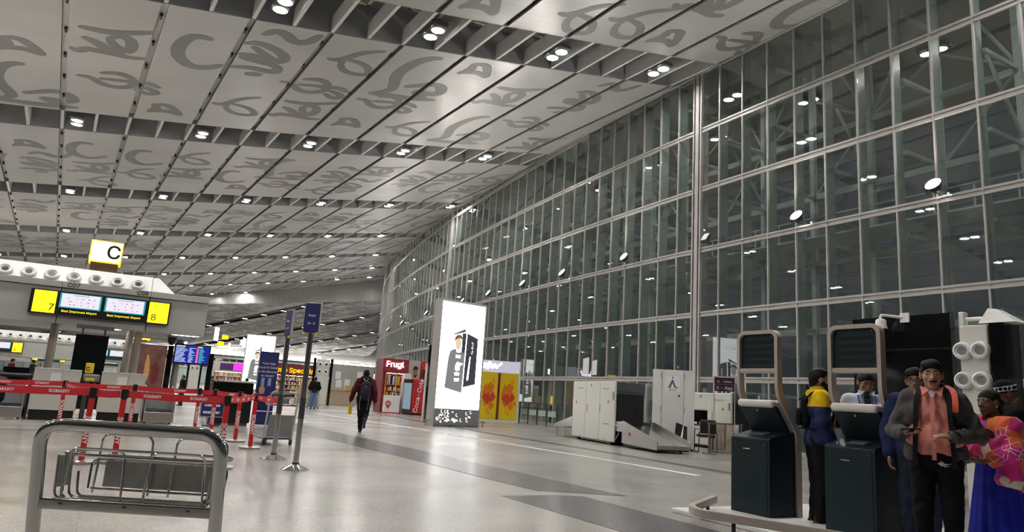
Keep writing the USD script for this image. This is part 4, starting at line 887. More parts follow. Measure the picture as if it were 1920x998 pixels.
# ================================================================== LUGGAGE TROLLEYS
def trolley(name, loc, rz, label, near=False):
    """Handle to the back (-y side towards the pusher), luggage platform in front (+y). Width 0.60."""
    t = thing(name, label, 'luggage trolley', loc, rz)
    w = .285; n = 16 if near else 10
    lean = lambda z: .0 + (1.03 - z) * .16          # the uprights lean back towards the top
    path = [(-w, lean(.14), .14), (-w, lean(1.03), 1.03), (w, lean(1.03), 1.03), (w, lean(.14), .14)]
    m = MB(); m.tube(rounded(path, .075, 8), .0205, n); obj('handle_frame', m, 'chrome', t, smooth=40)
    m = MB(); zc = .785; yc = lean(zc); m.rbox(-w, w, yc - .012, yc + .012, zc - .017, zc + .017, .006, 3); obj('cross_bar', m, 'steel', t, smooth=40)
    for x in (-.20, 0, .20): m = MB(); m.lathe([(.001, -.002), (.007, -.001), (.007, .002)], (x, yc - .014, zc), 10, axis=1); obj('rivet', m, 'steel', t)
    # wire basket: rim, floor wires, end hoops, all thin bright wire
    r = .0042
    y0, y1, zb, zr = yc + .02, yc + .215, zc + .012, zc + .15
    rim = [(-.22, y0, zr), (.22, y0, zr), (.262, y0 + .05, zr), (.262, y1 - .05, zr), (.22, y1, zr), (-.22, y1, zr), (-.262, y1 - .05, zr), (-.262, y0 + .05, zr)]
    rp = chaikin(rim, 2); rp = np.vstack([rp, rp[:1]]); m = MB(); m.tube(rp, r * 1.25, 8, False); obj('basket_rim', m, 'chrome', t, smooth=40)
    for k, fy in enumerate((.06, .14, .25, .38)):
        yy = y0 + (y1 - y0) * fy; xx = .255 - .012 * k; m = MB(); m.tube(rounded([(-xx, yy, zr - .005 - .055 * (k > 1)), (-xx + .006, yy, zb), (xx - .006, yy, zb), (xx, yy, zr - .005 - .055 * (k > 1))], .025, 4), r, 7); obj('basket_wire', m, 'chrome', t, smooth=40)
    for xa, xb in ((-.225, -.035), (.035, .225)):
        for yy, hi in ((y0 + .008, zr + .02), (y1 - .008, zr + .055)):
            m = MB(); m.tube(rounded([(xa, yy, zb - .005), (xa + .008, yy, hi), (xb - .008, yy, hi), (xb, yy, zb - .005)], .03, 5), r, 7); obj('basket_hoop', m, 'chrome', t, smooth=40)
    m = MB(); m.tube(rounded([(-.23, y1 - .03, zb + .012), (-.235, y1 - .02, zr - .03), (.235, y1 - .02, zr - .03), (.23, y1 - .03, zb + .012), (-.22, y1 - .03, zb + .012)], .03, 4), r, 7); obj('basket_wire', m, 'chrome', t, smooth=40)
    m = MB(); m.box(-.20, .20, y1 + .004, y1 + .010, zb + .015, zb + .125); obj('basket_plate', m, 'brushed_steel', t)
    m = MB(); m.box(-.262, -.256, y0 + .03, y0 + .10, zb + .03, zb + .13); obj('side_plate', m, 'brushed_steel', t)
    # back plate, platform, wheels
    m = MB(); m.prism(Polygon([(-.25, .17), (.25, .17), (.25, .60), (-.25, .60)]), -.003, .003, frame((0, lean(.385) + .025, 0), (1, 0, 0), (0, -.16, 1))); obj('back_plate', m, 'mid_grey' if not near else 'brushed_steel', t)
    m = MB(); yb = lean(.14); m.rbox(-.27, .27, yb - .03, yb + .78, .115, .15, .01, 2); obj('platform', m, 'navy' if not near else 'brushed_steel', t)
    for x in (-.27, .27): m = MB(); m.tube([(x, yb - .03, .15), (x, yb + .8, .13)], .016, 8); obj('platform_rail', m, 'steel', t)
    for x, y in ((-.27, yb), (.27, yb), (0, yb + .68)):
        m = MB(); m.lathe([(.001, -.018), (.05, -.018), (.058, -.01), (.058, .01), (.05, .018), (.001, .018)], (0, 0, 0), 18); m.v[0] = m.v[0][:, [2, 0, 1]] + np.array([x, y, .058]); obj('wheel', m, 'rubber', t, smooth=40)
        m = MB(); m.box(x - .03, x - .022, y - .02, y + .02, .05, .13); m.box(x + .022, x + .03, y - .02, y + .02, .05, .13); obj('fork', m, 'steel', t)
    return t
tr_dir = math.radians(29.5)
trolley('luggage_trolley', (0.105, 2.56, 0), math.radians(-29), 'near chrome luggage trolley with wire basket, cut by the bottom edge', True)
t2 = trolley('luggage_trolley', (3.19, 14.45, 0), math.radians(8), 'empty luggage trolley standing behind the two sign poles')
dup(t2, (9.72, 37.55, 0), math.radians(-25), 'luggage trolley pushed by the man in the dark hoodie')
# ================================================================== BAGGAGE SCANNERS by the glass wall
plain('cream_shell', (.60, .60, .55), .4, var=.02, scale=2); plain('curtain', (.008, .008, .009), .6); plain('slate', (.07, .085, .09), .45); plain('maroon', (.035, .012, .03), .4); plain('seat_red', (.12, .012, .02), .7); plain('pale_wood', (.50, .43, .34), .5, var=.08, scale=5); plain('print_blue', (.10, .10, .28), .5); plain('warn_orange', (.75, .22, .04), .5)
def scanner(loc, rz, label, H=1.92, conv=True):
    t = thing('baggage_scanner', label, 'x-ray scanner', loc, rz)
    m = MB(); m.rbox(0, .07, 0, 3.02, .09, H, .05, 4); obj('side_panel', m, 'cream_shell', t, smooth=40)
    m = MB(); m.rbox(1.05, 1.12, 0, 3.02, .09, H - .02, .05, 4); obj('side_panel', m, 'cream_shell', t, smooth=40)
    m = MB(); m.box(.06, 1.06, .04, 2.98, 1.55, H - .02); obj('roof', m, 'slate', t)
    m = MB(); m.box(.06, 1.06, .02, .05, H - .30, H - .03); obj('end_strip', m, 'slate', t)
    for k in range(16): m = MB(); m.box(.09 + k * .059, .09 + k * .059 + .055, .05 + .006 * (k % 2), .06 + .006 * (k % 2), .72, H - .30); obj('curtain_strip', m, 'curtain', t)
    m = MB(); m.box(.07, 1.05, .02, 3.0, .12, .64); m.box(.10, 1.0, .3, 2.7, .04, .12); obj('underframe', m, 'gloss_black', t)
    m = MB()
    for y in (1.0, 2.02): m.box(-.003, .002, y - .004, y + .004, .12, H - .05)
    obj('panel_joint', m, 'mid_grey', t, kind='stuff')
    for y in (.96, 1.86): m = MB(); m.box(-.012, .0, y, y + .02, .95, 1.18); obj('latch', m, 'mid_grey', t)
    for y in (.42, 2.72):
        m = MB(); T = frame((-.002, y, 1.30 if y < 1 else 1.24), (0, -1, 0), (0, 0, 1)); m.prism([(-.07, -.05), (.07, -.05), (0, .07)], 0, .002, T); obj('warning_label', m, 'warn_orange', t)
        m = MB(); m.prism([(-.02, -.03), (.02, -.03), (.0, .04)], .002, .003, T); obj('warning_mark', m, 'black_print', t)
    m = MB(); lines_T = frame((-.002, 2.55, H - .22), (0, -1, 0), (0, 0, 1))
    for y in (2.65, .85, ):
        r_ = random.Random(3); x = 0
        while x < .40: w = r_.uniform(.03, .07); m.box(-.003, 0, y - x - w, y - x, H - .24, H - .215); x += w + .012
    x = 0
    while x < .36: m.box(-.003, 0, .70 - x - .05, .70 - x, .60, .63); x += .062
    obj('maker_print', m, 'grey_print', t, kind='stuff')
    m = MB(); m.rbox(-.012, .0, 1.58, 1.66, H - .17, H - .08, .01, 2); obj('badge', m, 'mid_grey', t)
    for x0, x1 in ((-.012, .02), (1.10, 1.13)): m = MB(); m.rbox(x0, x1, .05, .16, H - .55, H - .32, .008, 2); obj('lamp_strip', m, 'gloss_black', t)
    for y in (.55, 2.3): m = MB(); m.box(-.02, .0, y, y + .05, .12, .16); obj('foot_bolt', m, 'warn_orange', t)
    m = MB()
    for y in (.3, 2.6): m.box(.06, 1.06, y, y + .12, 0, .09)
    obj('skid', m, 'black_plastic', t)
    if conv:
        m = MB(); m.prism(Polygon([(0, .43), (0, .72), (-.5, .74), (-.5, .43)]), 0, .02, frame((.06, 0, 0), (0, 1, 0), (0, 0, 1))); m.prism(Polygon([(0, .43), (0, .72), (-.5, .74), (-.5, .43)]), 0, .02, frame((.98, 0, 0), (0, 1, 0), (0, 0, 1))); obj('short_guard', m, 'brushed_steel', t)
        prof = Polygon([(-.5, .12), (-.5, .76), (-.58, .76), (-2.38, .34), (-2.45, .30), (-2.45, .08), (-2.3, .08)])
        for x in (.0, 1.03): m = MB(); m.prism(prof, 0, .025, frame((x, 0, 0), (0, 1, 0), (0, 0, 1))); obj('ramp_side', m, 'brushed_steel', t)
        m = MB(); m.prism(Polygon([(-.02, .62), (-.5, .64), (-2.42, .20), (-2.42, .16), (-.5, .60), (-.02, .58)]), 0, 1.0, frame((.025, 0, 0), (0, 1, 0), (0, 0, 1))); obj('roller_bed', m, 'steel', t)
        m = MB(); m.box(.02, 1.03, -2.46, -2.43, .10, .20); obj('end_plate', m, 'brushed_steel', t)
        m = MB(); m.box(.03, 1.02, -2.42, -.55, .06, .10); obj('bottom_pan', m, 'black_plastic', t)
        m = MB(); m.cyl((.012, -.3, .40), (.012, -.05, .14), .014, n=8); obj('brace', m, 'steel', t)
        m = MB(); T = frame((-.002, -.95, .40), (0, -1, 0), (0, 0, 1)); m.lathe([(.001, 0), (.05, 0), (.05, .012), (.001, .014)], (0, 0, 0), 16); m.v[0] = m.v[0] @ T[:3, :3].T + T[:3, 3]; obj('stop_button', m, 'red_paint', t)
        for x in (.12, .90): m = MB(); m.cyl((x, -2.2, 0), (x, -2.2, .1), .03, n=10); m.box(x - .02, x + .02, -2.25, -2.15, .04, .1); obj('castor', m, 'dark_metal', t)
        m = MB(); m.hexa([(.0, 3.02, .40), (1.05, 3.02, .40), (1.05, 4.5, .30), (0, 4.5, .30), (0, 3.02, .74), (1.05, 3.02, .74), (1.05, 4.5, .42), (0, 4.5, .42)]); obj('infeed_ramp', m, 'brushed_steel', t)
        for y in (3.6, 4.35):
            for x in (.05, .98): m = MB(); m.cyl((x, y, 0), (x, y, .42), .016, n=8); obj('ramp_leg', m, 'steel', t)
    return t
scanner((13.58, 17.12, 0), math.radians(-10.1), 'near cream baggage scanner with steel ramp sloping towards the camera')
scanner((17.3, 15.95, 0), math.radians(-10.1), 'second cream baggage scanner, partly behind the white cupboard and the left kiosk', 1.80, False)
# ---- tall white cupboard with a crest
t = thing('cupboard', 'tall white cupboard with a crest poster between the two scanners', 'cupboard', (14.95, 16.05, 0), math.radians(-44))
m = MB(); m.box(-.62, .62, .04, .62, .06, 2.36); obj('body', m, 'white_paint', t)
for a, b in ((-.62, -.34), (-.335, .30), (.305, .62)): m = MB(); m.rbox(a + .003, b - .003, 0, .04, .06, 2.36, .006, 2); obj('door', m, 'white_paint', t)
for x, z in ((-.37, 2.12), (-.37, 1.1), (.33, 2.12), (.33, 1.1)): m = MB(); m.box(x - .008, x + .008, -.012, 0, z, z + .14); obj('hinge', m, 'mid_grey', t)
m = MB(); m.box(-.26, .20, -.005, 0, 1.70, 2.18); obj('poster', m, 'paper', t)
F = lambda pts: MB().prism(Polygon(pts), 0, .002, frame((-.03, -.006, 1.82), (1, 0, 0), (0, 0, 1)))
obj('crest', F([(-.13, 0), (-.02, .24), (.02, .24), (.10, .03), (.17, .03), (.17, 0), (.06, 0), (.0, .15), (-.06, 0)]), 'print_blue', t); obj('crest_dot', F([(-.02, .28), (.02, .28), (.02, .33), (-.02, .33)]), 'print_blue', t)
m = MB(); lines(m, -.14, .10, 1.765, 2, .015, .03, y=-.008); obj('poster_text', m, 'grey_print', t, kind='stuff')
m = MB(); m.box(.14, .19, -.03, 0, 1.56, 1.62); obj('lock', m, 'dark_metal', t); m = MB(); m.box(-.6, .6, .06, .6, 0, .06); obj('plinth', m, 'dark_grey', t)
# ---- operator's place
t = thing('wall_sign', 'maroon sign reading X - Ray above the second scanner', 'sign', (15.9, 14.92, 0), math.radians(-45)); m = MB(); m.rbox(-.28, .28, 0, .05, 1.80, 2.20, .006, 2); obj('panel', m, 'maroon', t); m = MB(); m.box(-.30, -.28, -.01, .06, 1.70, 2.24); m.box(.28, .30, -.01, .06, 1.7, 2.24); m.box(-.3, .3, -.01, .06, 2.20, 2.24); obj('frame', m, 'bronze_frame', t)
m = MB(); m.text('X - Ray', .095, FRONT(.0, -.004, 1.85)); m.text('vistara', .055, FRONT(.08, -.004, 2.06)); obj('lettering', m, 'white_print', t); m = MB(); m.tube([(-.17 + .03 * math.cos(a), -.004, 2.085 + .03 * math.sin(a)) for a in np.linspace(0, 2 * PI, 9)], .007, 6); obj('emblem', m, 'pink_print', t)
m = MB(); m.box(-.27, .27, -.003, 0, 2.0, 2.006); obj('rule', m, 'grey_print', t); m = MB(); m.cyl((-.29, .03, 0), (-.29, .03, 1.75), .015); m.cyl((.29, .03, 0), (.29, .03, 1.75), .015); m.box(-.35, .35, -.1, .15, 0, .02); obj('stand', m, 'bronze_frame', t)
t = thing('monitor', 'black monitor on the operator desk in front of the second scanner', 'monitor', (15.92, 15.98, .78), math.radians(-40)); m = MB(); m.rbox(-.27, .27, 0, .05, .08, .44, .01, 2); obj('screen', m, 'gloss_black', t); m = MB(); m.box(-.29, .29, -.005, .055, .43, .46); obj('hood', m, 'white_paint', t); m = MB(); m.box(-.03, .03, .03, .07, .01, .1); m.box(-.12, .12, -.05, .12, 0, .015); obj('stand', m, 'black_plastic', t)
t = thing('operator_desk', 'small grey desk carrying the black monitor', 'desk', (15.92, 15.98, 0), math.radians(-40)); m = MB(); m.rbox(-.38, .38, -.2, .3, .74, .775, .008, 2); obj('top', m, 'mid_grey', t)
for x in (-.34, .34):
    for y in (-.16, .26): m = MB(); m.box(x - .015, x + .015, y - .015, y + .015, 0, .74); obj('leg', m, 'dark_metal', t)
t = thing('wooden_cabinet', 'low pale wooden cabinet with two doors and white side behind the steel barrier', 'cabinet', (16.3, 15.42, 0), math.radians(-42)); m = MB(); m.box(-.34, .36, .03, .5, .05, .84); obj('body', m, 'pale_wood', t)
for a in (-.34, .0): m = MB(); m.rbox(a + .004, a + .33, 0, .03, .06, .83, .005, 2); obj('door', m, 'pale_wood', t)
for x in (-.05, .05): m = MB(); m.box(x - .006, x + .006, -.015, 0, .58, .72); obj('handle', m, 'steel', t)
m = MB(); m.rbox(.365, .52, -.01, .5, 0, .84, .006, 2); obj('side_panel', m, 'white_paint', t); m = MB(); m.rbox(-.36, .53, -.02, .52, .84, .87, .006, 2); obj('top', m, 'white_paint', t)
def chair(loc, rz, label):
    t = thing('office_chair', label, 'chair', loc, rz)
    m = MB(); m.rbox(-.23, .23, -.22, .22, .44, .52, .035, 4); obj('seat', m, 'seat_red', t, smooth=40)
    m = MB(); m.rbox(-.24, .24, .21, .27, .55, .92, .05, 4); obj('backrest', m, 'black_plastic', t, smooth=40); m = MB(); m.rbox(-.22, .22, .19, .22, .58, .95, .03, 3); obj('back_cushion', m, 'seat_red', t, smooth=40)
    for s in (-1, 1): m = MB(); m.tube(rounded([(s * .26, .22, .66), (s * .27, -.2, .68), (s * .27, -.24, .02), (s * .27, .24, .02), (s * .26, .24, .60)], .06), .013, 8); obj('side_frame', m, 'black_plastic', t, smooth=40)
    return t
chair((15.55, 15.30, 0), math.radians(150), 'black office chair with dark red cushion behind the steel barrier')
t = thing('black_case', 'tilted black flat case leaning at the end of the near scanner ramp', 'case', (14.72, 15.5, 0), math.radians(-40)); m = MB(); m.hexa([(-.2, 0, .0), (.2, 0, 0), (.2, .06, 0), (-.2, .06, 0), (-.1, .18, .82), (.22, .18, .70), (.22, .24, .70), (-.1, .24, .82)]); obj('body', m, 'black_plastic', t); m = MB(); m.hexa([(.0, -.02, .3), (.06, -.02, .3), (.06, 0, .3), (0, 0, .3), (.1, .14, .75), (.12, .14, .75), (.12, .16, .75), (.1, .16, .75)]); obj('white_strip', m, 'white_print', t)
t = thing('steel_barrier', 'tubular steel crowd barrier in front of the chair and wooden cabinet', 'barrier', (15.05, 14.68, 0), math.radians(11))
m = MB(); m.rbox(-.05, 1.75, -.03, .03, .84, .885, .01, 2); obj('top_rail', m, 'steel', t)
for x in (0, .82, 1.68): m = MB(); m.box(x - .018, x + .018, -.018, .018, .03, .85); obj('upright', m, 'steel', t)
m = MB(); m.box(-.02, 1.7, -.015, .015, .10, .13); obj('low_rail', m, 'steel', t)
for x in (0, 1.68): m = MB(); m.box(x - .02, x + .02, -.22, .22, .0, .035); obj('foot', m, 'steel', t)
# ---- yellow and orange booth
t = thing('patterned_booth', 'yellow and orange diamond-patterned booth with lit white header right of the big advert', 'booth', (16.45, 31.6, 0), math.radians(-15))
W_ = 2.05; m = MB(); m.box(0, W_, .02, .9, .05, 3.05); obj('body', m, 'white_paint', t); m = MB(); m.box(-.03, .02, -.02, .92, 0, 3.08); m.box(W_ - .02, W_ + .05, -.02, .92, 0, 3.08); m.box(0, W_, -.02, .9, 0, .10); obj('frame', m, 'white_paint', t)
m = MB(); m.box(.02, W_ - .02, -.02, .02, 2.46, 3.05); hd = obj('header', m, glow('header_lilac', (.72, .68, .80), .75), t)
m = MB()
for k, (x, z, r_) in enumerate([(.18, 2.78, .15), (.34, 2.70, .12), (.44, 2.86, .13), (.60, 2.72, .10), (.72, 2.82, .09), (.82, 2.72, .09), (.95, 2.84, .07), (1.05, 2.90, .06)]): m.prism(shapely.Point(x, z).buffer(r_, 8), 0, .02, FRONT(0, -.022, 0))
obj('script_logo', m, 'neon_white', hd)
for x0, x1 in ((.06, .93), (1.06, W_ - .06)):
    m = MB(); m.box(x0, x1, -.005, .02, .12, 2.44); pn = obj('door_panel', m, plain('yellow_film', (.80, .60, .01), .35) if 'yellow_film' not in MATS else 'yellow_film', t)
    cxm = x0 + .30 if x0 < .5 else x1 - .62
    dm = {}
    r_ = random.Random(6)
    for k in range(46):
        z = r_.gauss(1.25, .5); x = cxm + r_.gauss(.12, .22); s = r_.uniform(.10, .26)
        if not (x0 + .02 < x - s * .6 and x + s * .6 < x1 - .02 and .2 < z - s and z + s < 2.4): continue
        q = 'film_red' if abs(z - 1.2) < .18 and k % 2 == 0 else ('film_orange' if abs(z - 1.25) < .5 else 'film_amber'); dm.setdefault(q, MB()).prism([(x - s * .6, z), (x, z - s), (x + s * .6, z), (x, z + s)], 0, .0004 * (k % 7 + 1), FRONT(0, -.0055 - .0003 * {'film_amber': 0, 'film_orange': 8, 'film_red': 16}[q], 0))
    for q, col in (('film_amber', (.80, .42, .01)), ('film_orange', (.78, .22, .015)), ('film_red', (.68, .06, .02))):
        if q in dm: obj('diamond_print', dm[q], MATS.get(q) or plain(q, col, .35), pn, kind='stuff')
m = MB(); m.box(.94, 1.05, -.03, .02, .12, 2.44); obj('door_gap', m, 'dark_red', t)
# ---- snack kiosk with fridge
t = thing('snack_kiosk', 'dark red snack kiosk with lit white script sign and stocked shelves', 'kiosk', (13.2, 36.9, 0), math.radians(-6))
m = MB(); m.box(0, 2.7, 1.4, 1.5, 0, 2.95); m.box(0, .12, 0, 1.5, 0, 2.95); obj('walls', m, 'dark_red', t)
m = MB(); m.rbox(-.02, 1.42, -.06, .10, 2.24, 2.95, .02, 2); fs = obj('sign_fascia', m, 'dark_red', t); m = MB(); m.text('Frugl', .30, FRONT(.62, -.08, 2.5), .04, True); obj('lit_script', m, 'neon_white', fs)
m = MB(); m.box(1.42, 2.2, .3, .36, 1.7, 2.95); ps = obj('picture_panel', m, 'grey_panel', t)
pf = lambda pts, mt, h, nm: obj(nm, MB().prism(Polygon(chaikin(pts, 2)), 0, .002, FRONT(0, .3 - h, 0)), mt, ps)
pf([(1.72, 1.72), (2.08, 1.72), (2.08, 1.95), (1.98, 2.12), (1.84, 2.12), (1.73, 1.95)], 'orange_wood', .002, 'printed_shirt'); pf([(1.82, 2.05), (1.79, 2.32), (1.82, 2.50), (1.98, 2.52), (2.04, 2.34), (2.01, 2.12), (1.95, 2.02)], plain('print_skin', (.30, .15, .08), .6), .004, 'printed_face'); pf([(1.78, 2.36), (1.78, 2.60), (1.95, 2.66), (2.06, 2.56), (2.05, 2.42), (1.98, 2.48), (1.86, 2.47)], 'black_print', .006, 'printed_hair'); pf([(1.83, 2.16), (1.85, 2.04), (1.95, 2.01), (2.02, 2.12), (2.01, 2.2), (1.94, 2.12)], 'black_print', .006, 'printed_beard')
m = MB(); m.rbox(2.25, 2.62, -.02, .3, 2.45, 2.95, .02, 2); fp = obj('side_sign', m, 'red_paint', t); m = MB(); m.text('F', .30, FRONT(2.46, -.03, 2.54), .02, True); obj('lettering', m, 'white_print', fp)
m = MB(); m.box(2.35, 2.62, .1, .2, 1.6, 2.45); obj('dark_panel', m, 'maroon', t); m = MB(); m.box(2.63, 2.69, -.02, .1, .0, 3.25); obj('white_post', m, 'white_paint', t)
m = MB(); m.box(.18, 1.38, .05, .10, 2.18, 2.24); m.box(.18, .23, .05, .5, .9, 2.24); m.box(.78, .83, .05, .1, 1.0, 2.24); obj('rack_frame', m, 'orange_wood', t); m = MB(); m.box(.2, 1.38, .3, .34, 2.14, 2.17); obj('strip_lamp', m, 'tube_light', t)
r_ = random.Random(21); cols = ['maroon', 'orange_wood', 'pink_print', 'paper', 'yellow_paint', 'white_paint', 'blue_print', 'red_paint']
for z, hh in ((1.55, .55), (1.22, .22), (.95, .2)):
    m = MB(); m.box(.14, 1.40, .2, .9, z - .03, z); sh = obj('shelf', m, 'orange_wood', t)
    x = .24; k = 0
    while x < 1.32: m = MB(); w = r_.uniform(.07, .11); m.rbox(x, x + w, .25, .5, z, z + hh * r_.uniform(.75, 1), .01, 2); obj('packet', m, cols[(k * 3 + int(z * 10)) % 8], sh); x += w + .015; k += 1
for z in (.15, .45, .7): m = MB(); m.box(1.0, 1.40, .1, .7, z - .02, z); m2 = obj('side_shelf', m, 'maroon', t); m = MB(); m.box(1.05, 1.15, .12, .3, z, z + .16); m.box(1.2, 1.34, .12, .3, z, z + .18); obj('packets', m, 'paper', m2, kind='stuff')
t = thing('kiosk_counter', 'white kiosk counter with a red round badge in front of the snack shelves', 'counter', (13.28, 36.42, 0), math.radians(-6)); m = MB(); m.rbox(0, .86, 0, .4, .06, .96, .02, 2); obj('body', m, 'white_paint', t); m = MB(); m.box(-.03, .9, -.03, .42, 0, .06); obj('plinth', m, 'red_paint', t); m = MB(); m.prism(shapely.union_all([shapely.Point(.20, .52).buffer(.16, 12), Polygon([(.08, .42), (.32, .42), (.20, .22)])]), 0, .003, FRONT(0, -.003, 0)); bd = obj('badge', m, 'red_paint', t); m = MB(); lines(m, .1, .3, .56, 3, .03, .06, y=-.007); obj('badge_text', m, 'paper', bd, kind='stuff')
t = thing('drinks_fridge', 'red soda fridge with white script lettering and its glass door on the left side', 'fridge', (14.38, 35.3, 0), math.radians(10)); m = MB(); m.rbox(.0, .86, 0, .02, .10, 1.88, .01, 2); sd = obj('side_panel', m, 'red_paint', t); m = MB(); m.box(.02, .84, .02, .9, .1, 1.87); obj('body', m, 'red_paint', t); m = MB(); m.box(.02, .84, .03, .88, 0, .1); obj('plinth', m, 'black_plastic', t)
m = MB(); m.text('Coca-Cola', .25, frame((.50, -.003, 1.0), (.16, 0, 1), (-1, 0, .16)), .003, True); obj('script_lettering', m, 'white_print', sd)
m = MB(); m.rbox(-.02, .0, .06, .88, .28, 1.70, .01, 2); obj('glass_door', m, 'pale_glass', t); m = MB(); m.box(-.03, .0, .0, .06, .1, 1.88); m.box(-.03, .0, .86, .9, .1, 1.88); m.box(-.03, 0, .0, .9, 1.70, 1.88); m.box(-.03, 0, 0, .9, .1, .28); obj('door_frame', m, 'black_plastic', t); m = MB(); m.box(-.022, -.02, .08, .86, .3, 1.68); obj('cold_light', m, glow('fridge_light', (.55, .70, .78), .45), t)
t = thing('slush_machine', 'pale sloping-topped machine behind the fridge', 'machine', (14.26, 36.36, 0)); m = MB(); m.box(0, .5, 0, .5, 0, 1.55); m.hexa([(0, 0, 1.55), (.5, 0, 1.55), (.5, .5, 1.55), (0, .5, 1.55), (.08, .1, 2.2), (.42, .1, 2.2), (.42, .4, 2.2), (.08, .4, 2.2)]); obj('body', m, 'warm_white', t)
t = thing('display_board', 'tall black slab standing behind the big advert pillar', 'board', (12.36, 28.42, 0), math.radians(6)); m = MB(); m.rbox(-.08, .40, 0, .2, 0, 3.30, .01, 2); obj('panel', m, 'gloss_black', t); m = MB(); m.lathe([(.001, 3.5), (.05, 3.48), (.08, 3.42), (.085, 3.34), (.001, 3.3)], (.2, .1, 0), 14); obj('dome_camera', m, 'white_plastic', t, smooth=40); m = MB(); m.box(-.25, -.18, .0, .08, 0, 2.4); obj('white_edge', m, 'warm_white', t)
t = thing('lift_arm', 'orange folded lift arm outside the glass above the patterned booth', 'lift arm', (*wall(25.9, -1.25), 0), .25)
m = MB(); m.hexa([(-.25, -.2, 1.9), (.25, -.2, 2.6), (.25, .2, 2.6), (-.25, .2, 2.6), (-.55, -.2, 4.9), (-.15, -.2, 4.9), (-.15, .2, 4.9), (-.55, .2, 4.9)]); obj('lower_arm', m, plain('brick_orange', (.42, .12, .06), .5), t); m = MB(); m.hexa([(.35, -.2, 2.0), (.65, -.2, 2.0), (.65, .2, 2.0), (.35, .2, 2.0), (-.35, -.2, 4.8), (-.1, -.2, 5.0), (-.1, .2, 5.0), (-.35, .2, 4.8)]); obj('upper_arm', m, 'brick_orange', t); m = MB(); m.rbox(-.1, .35, -.3, -.2, 1.9, 3.4, .02, 2); obj('pale_panel', m, 'pale_wood', t); m = MB(); m.box(-.3, .5, -.35, .35, -.2, 2.0); obj('carriage', m, 'dark_grey', t)
# ---- rail along the glass, papers on the glass
t = thing('glass_rail', 'dark metal railing with glass infill along the glass wall left of the near scanner', 'railing', (0, 0, 0))
m = MB()
for k in range(9):
    sv = 16.3 + k * .85; p = wall(sv, .9); m = MB(); m.box(p[0] - .02, p[0] + .02, p[1] - .02, p[1] + .02, 0, 1.05); obj('post', m, 'dark_metal', t)
for z in (1.04, .80): m = MB(); m.tube([(*wall(s_, .9), z) for s_ in np.linspace(16.3, 23.1, 14)], .018, 8); obj('rail', m, 'dark_metal', t)
for k in range(8): a, b = wall(16.4 + k * .85, .9), wall(17.05 + k * .85, .9); m = MB(); m.hexa([(a[0] - .006, a[1], .45), (b[0] - .006, b[1], .45), (b[0] + .006, b[1], .45), (a[0] + .006, a[1], .45), (a[0] - .006, a[1], .72), (b[0] - .006, b[1], .72), (b[0] + .006, b[1], .72), (a[0] + .006, a[1], .72)]); obj('infill_panel', m, 'frosted_green', t)
for sv, z, w, h, lab in ((15.45, 2.55, .52, .78, 'white paper notice taped to the glass above the near scanner, left one'), (14.82, 2.50, .42, .70, 'white paper notice taped to the glass above the near scanner, right one')):
    a, b = wall(sv - w / 2.3, .03), wall(sv + w / 2.3, .03); m = MB(); m.hexa([(*a, z), (*b, z), (*(b + [-.004, 0]), z), (*(a + [-.004, 0]), z), (*a, z + h), (*b, z + h * .9), (*(b + [-.004, 0]), z + h * .9), (*(a + [-.004, 0]), z + h)]); single('paper_notice', m, 'paper', lab, 'notice')
# ---- outside: yellow hooded machines beyond the glass
for k, (sv, o, z, lab) in enumerate([(20.6, -1.4, 1.25, 'leftmost yellow machine cover seen through the glass by the railing'), (18.2, -1.4, 1.35, 'yellow and white machine cover seen through the glass, second from the left'), (16.9, -1.4, 1.30, 'yellow machine cover seen through the glass just left of the near scanner'), (12.3, -1.5, 2.6, 'yellow lamp-like cover outside the glass above the white cupboard')]):
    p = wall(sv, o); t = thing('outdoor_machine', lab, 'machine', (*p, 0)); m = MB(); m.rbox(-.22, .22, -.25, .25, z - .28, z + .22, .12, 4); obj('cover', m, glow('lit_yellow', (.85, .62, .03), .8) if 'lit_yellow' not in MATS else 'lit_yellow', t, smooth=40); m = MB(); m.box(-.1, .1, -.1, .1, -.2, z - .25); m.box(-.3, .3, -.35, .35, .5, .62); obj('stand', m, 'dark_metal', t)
# ================================================================== BLACK SLAB, NEAR AIR TOWER, CAMERA
t = thing('display_board', 'large black slab behind the group of people on the right', 'board', (11.6, 6.15, 0)); m = MB(); m.rbox(0, .16, 0, 1.70, .0, 2.42, .012, 2); obj('lower_panel', m, 'gloss_black', t); m = MB(); m.rbox(0, .16, 0, 1.70, 2.425, 3.0, .012, 2); obj('upper_panel', m, 'gloss_black', t)
t = thing('air_tower', 'white air tower with round nozzles right of the large black slab', 'air tower', (11.62, 5.62, 0), math.radians(-90)); m = MB(); m.rbox(-.42, .0, 0, .5, 0, 2.78, .03, 3); obj('column', m, 'warm_white', t, smooth=40); m = MB(); m.box(-.421, .001, -.002, 0, 1.40, 1.41); obj('panel_joint', m, 'mid_grey', t)
for z in (1.92, 2.38):
    for x in (-.36, -.10):
        m = MB(); ring(m, (x, .0, z), .14); n_ = obj('air_nozzle', m, 'white_plastic', t, smooth=40); m = MB(); m.lathe([(.001, -.05), (.07, -.05), (.07, -.02), (.001, -.02)], (x, 0, z), 16, axis=1); obj('nozzle_throat', m, 'mid_grey', n_)
m = MB(); m.rbox(.012, .22, .02, .5, 0, 2.80, .01, 2); obj('side_slab', m, 'gloss_black', t)
m = MB(); m.hexa([(-.12, .0, 2.80), (.40, .0, 2.80), (.40, .4, 2.80), (-.12, .4, 2.80), (-.02, .1, 3.04), (.10, .1, 3.02), (.10, .3, 3.02), (-.02, .3, 3.04)]); m.cyl((-.45, .2, 2.9), (-.05, .2, 2.9), .03, n=10); m.rbox(-.48, -.40, .12, .28, 2.76, 3.02, .02, 2); obj('wedge_lamp', m, 'white_plastic', t)
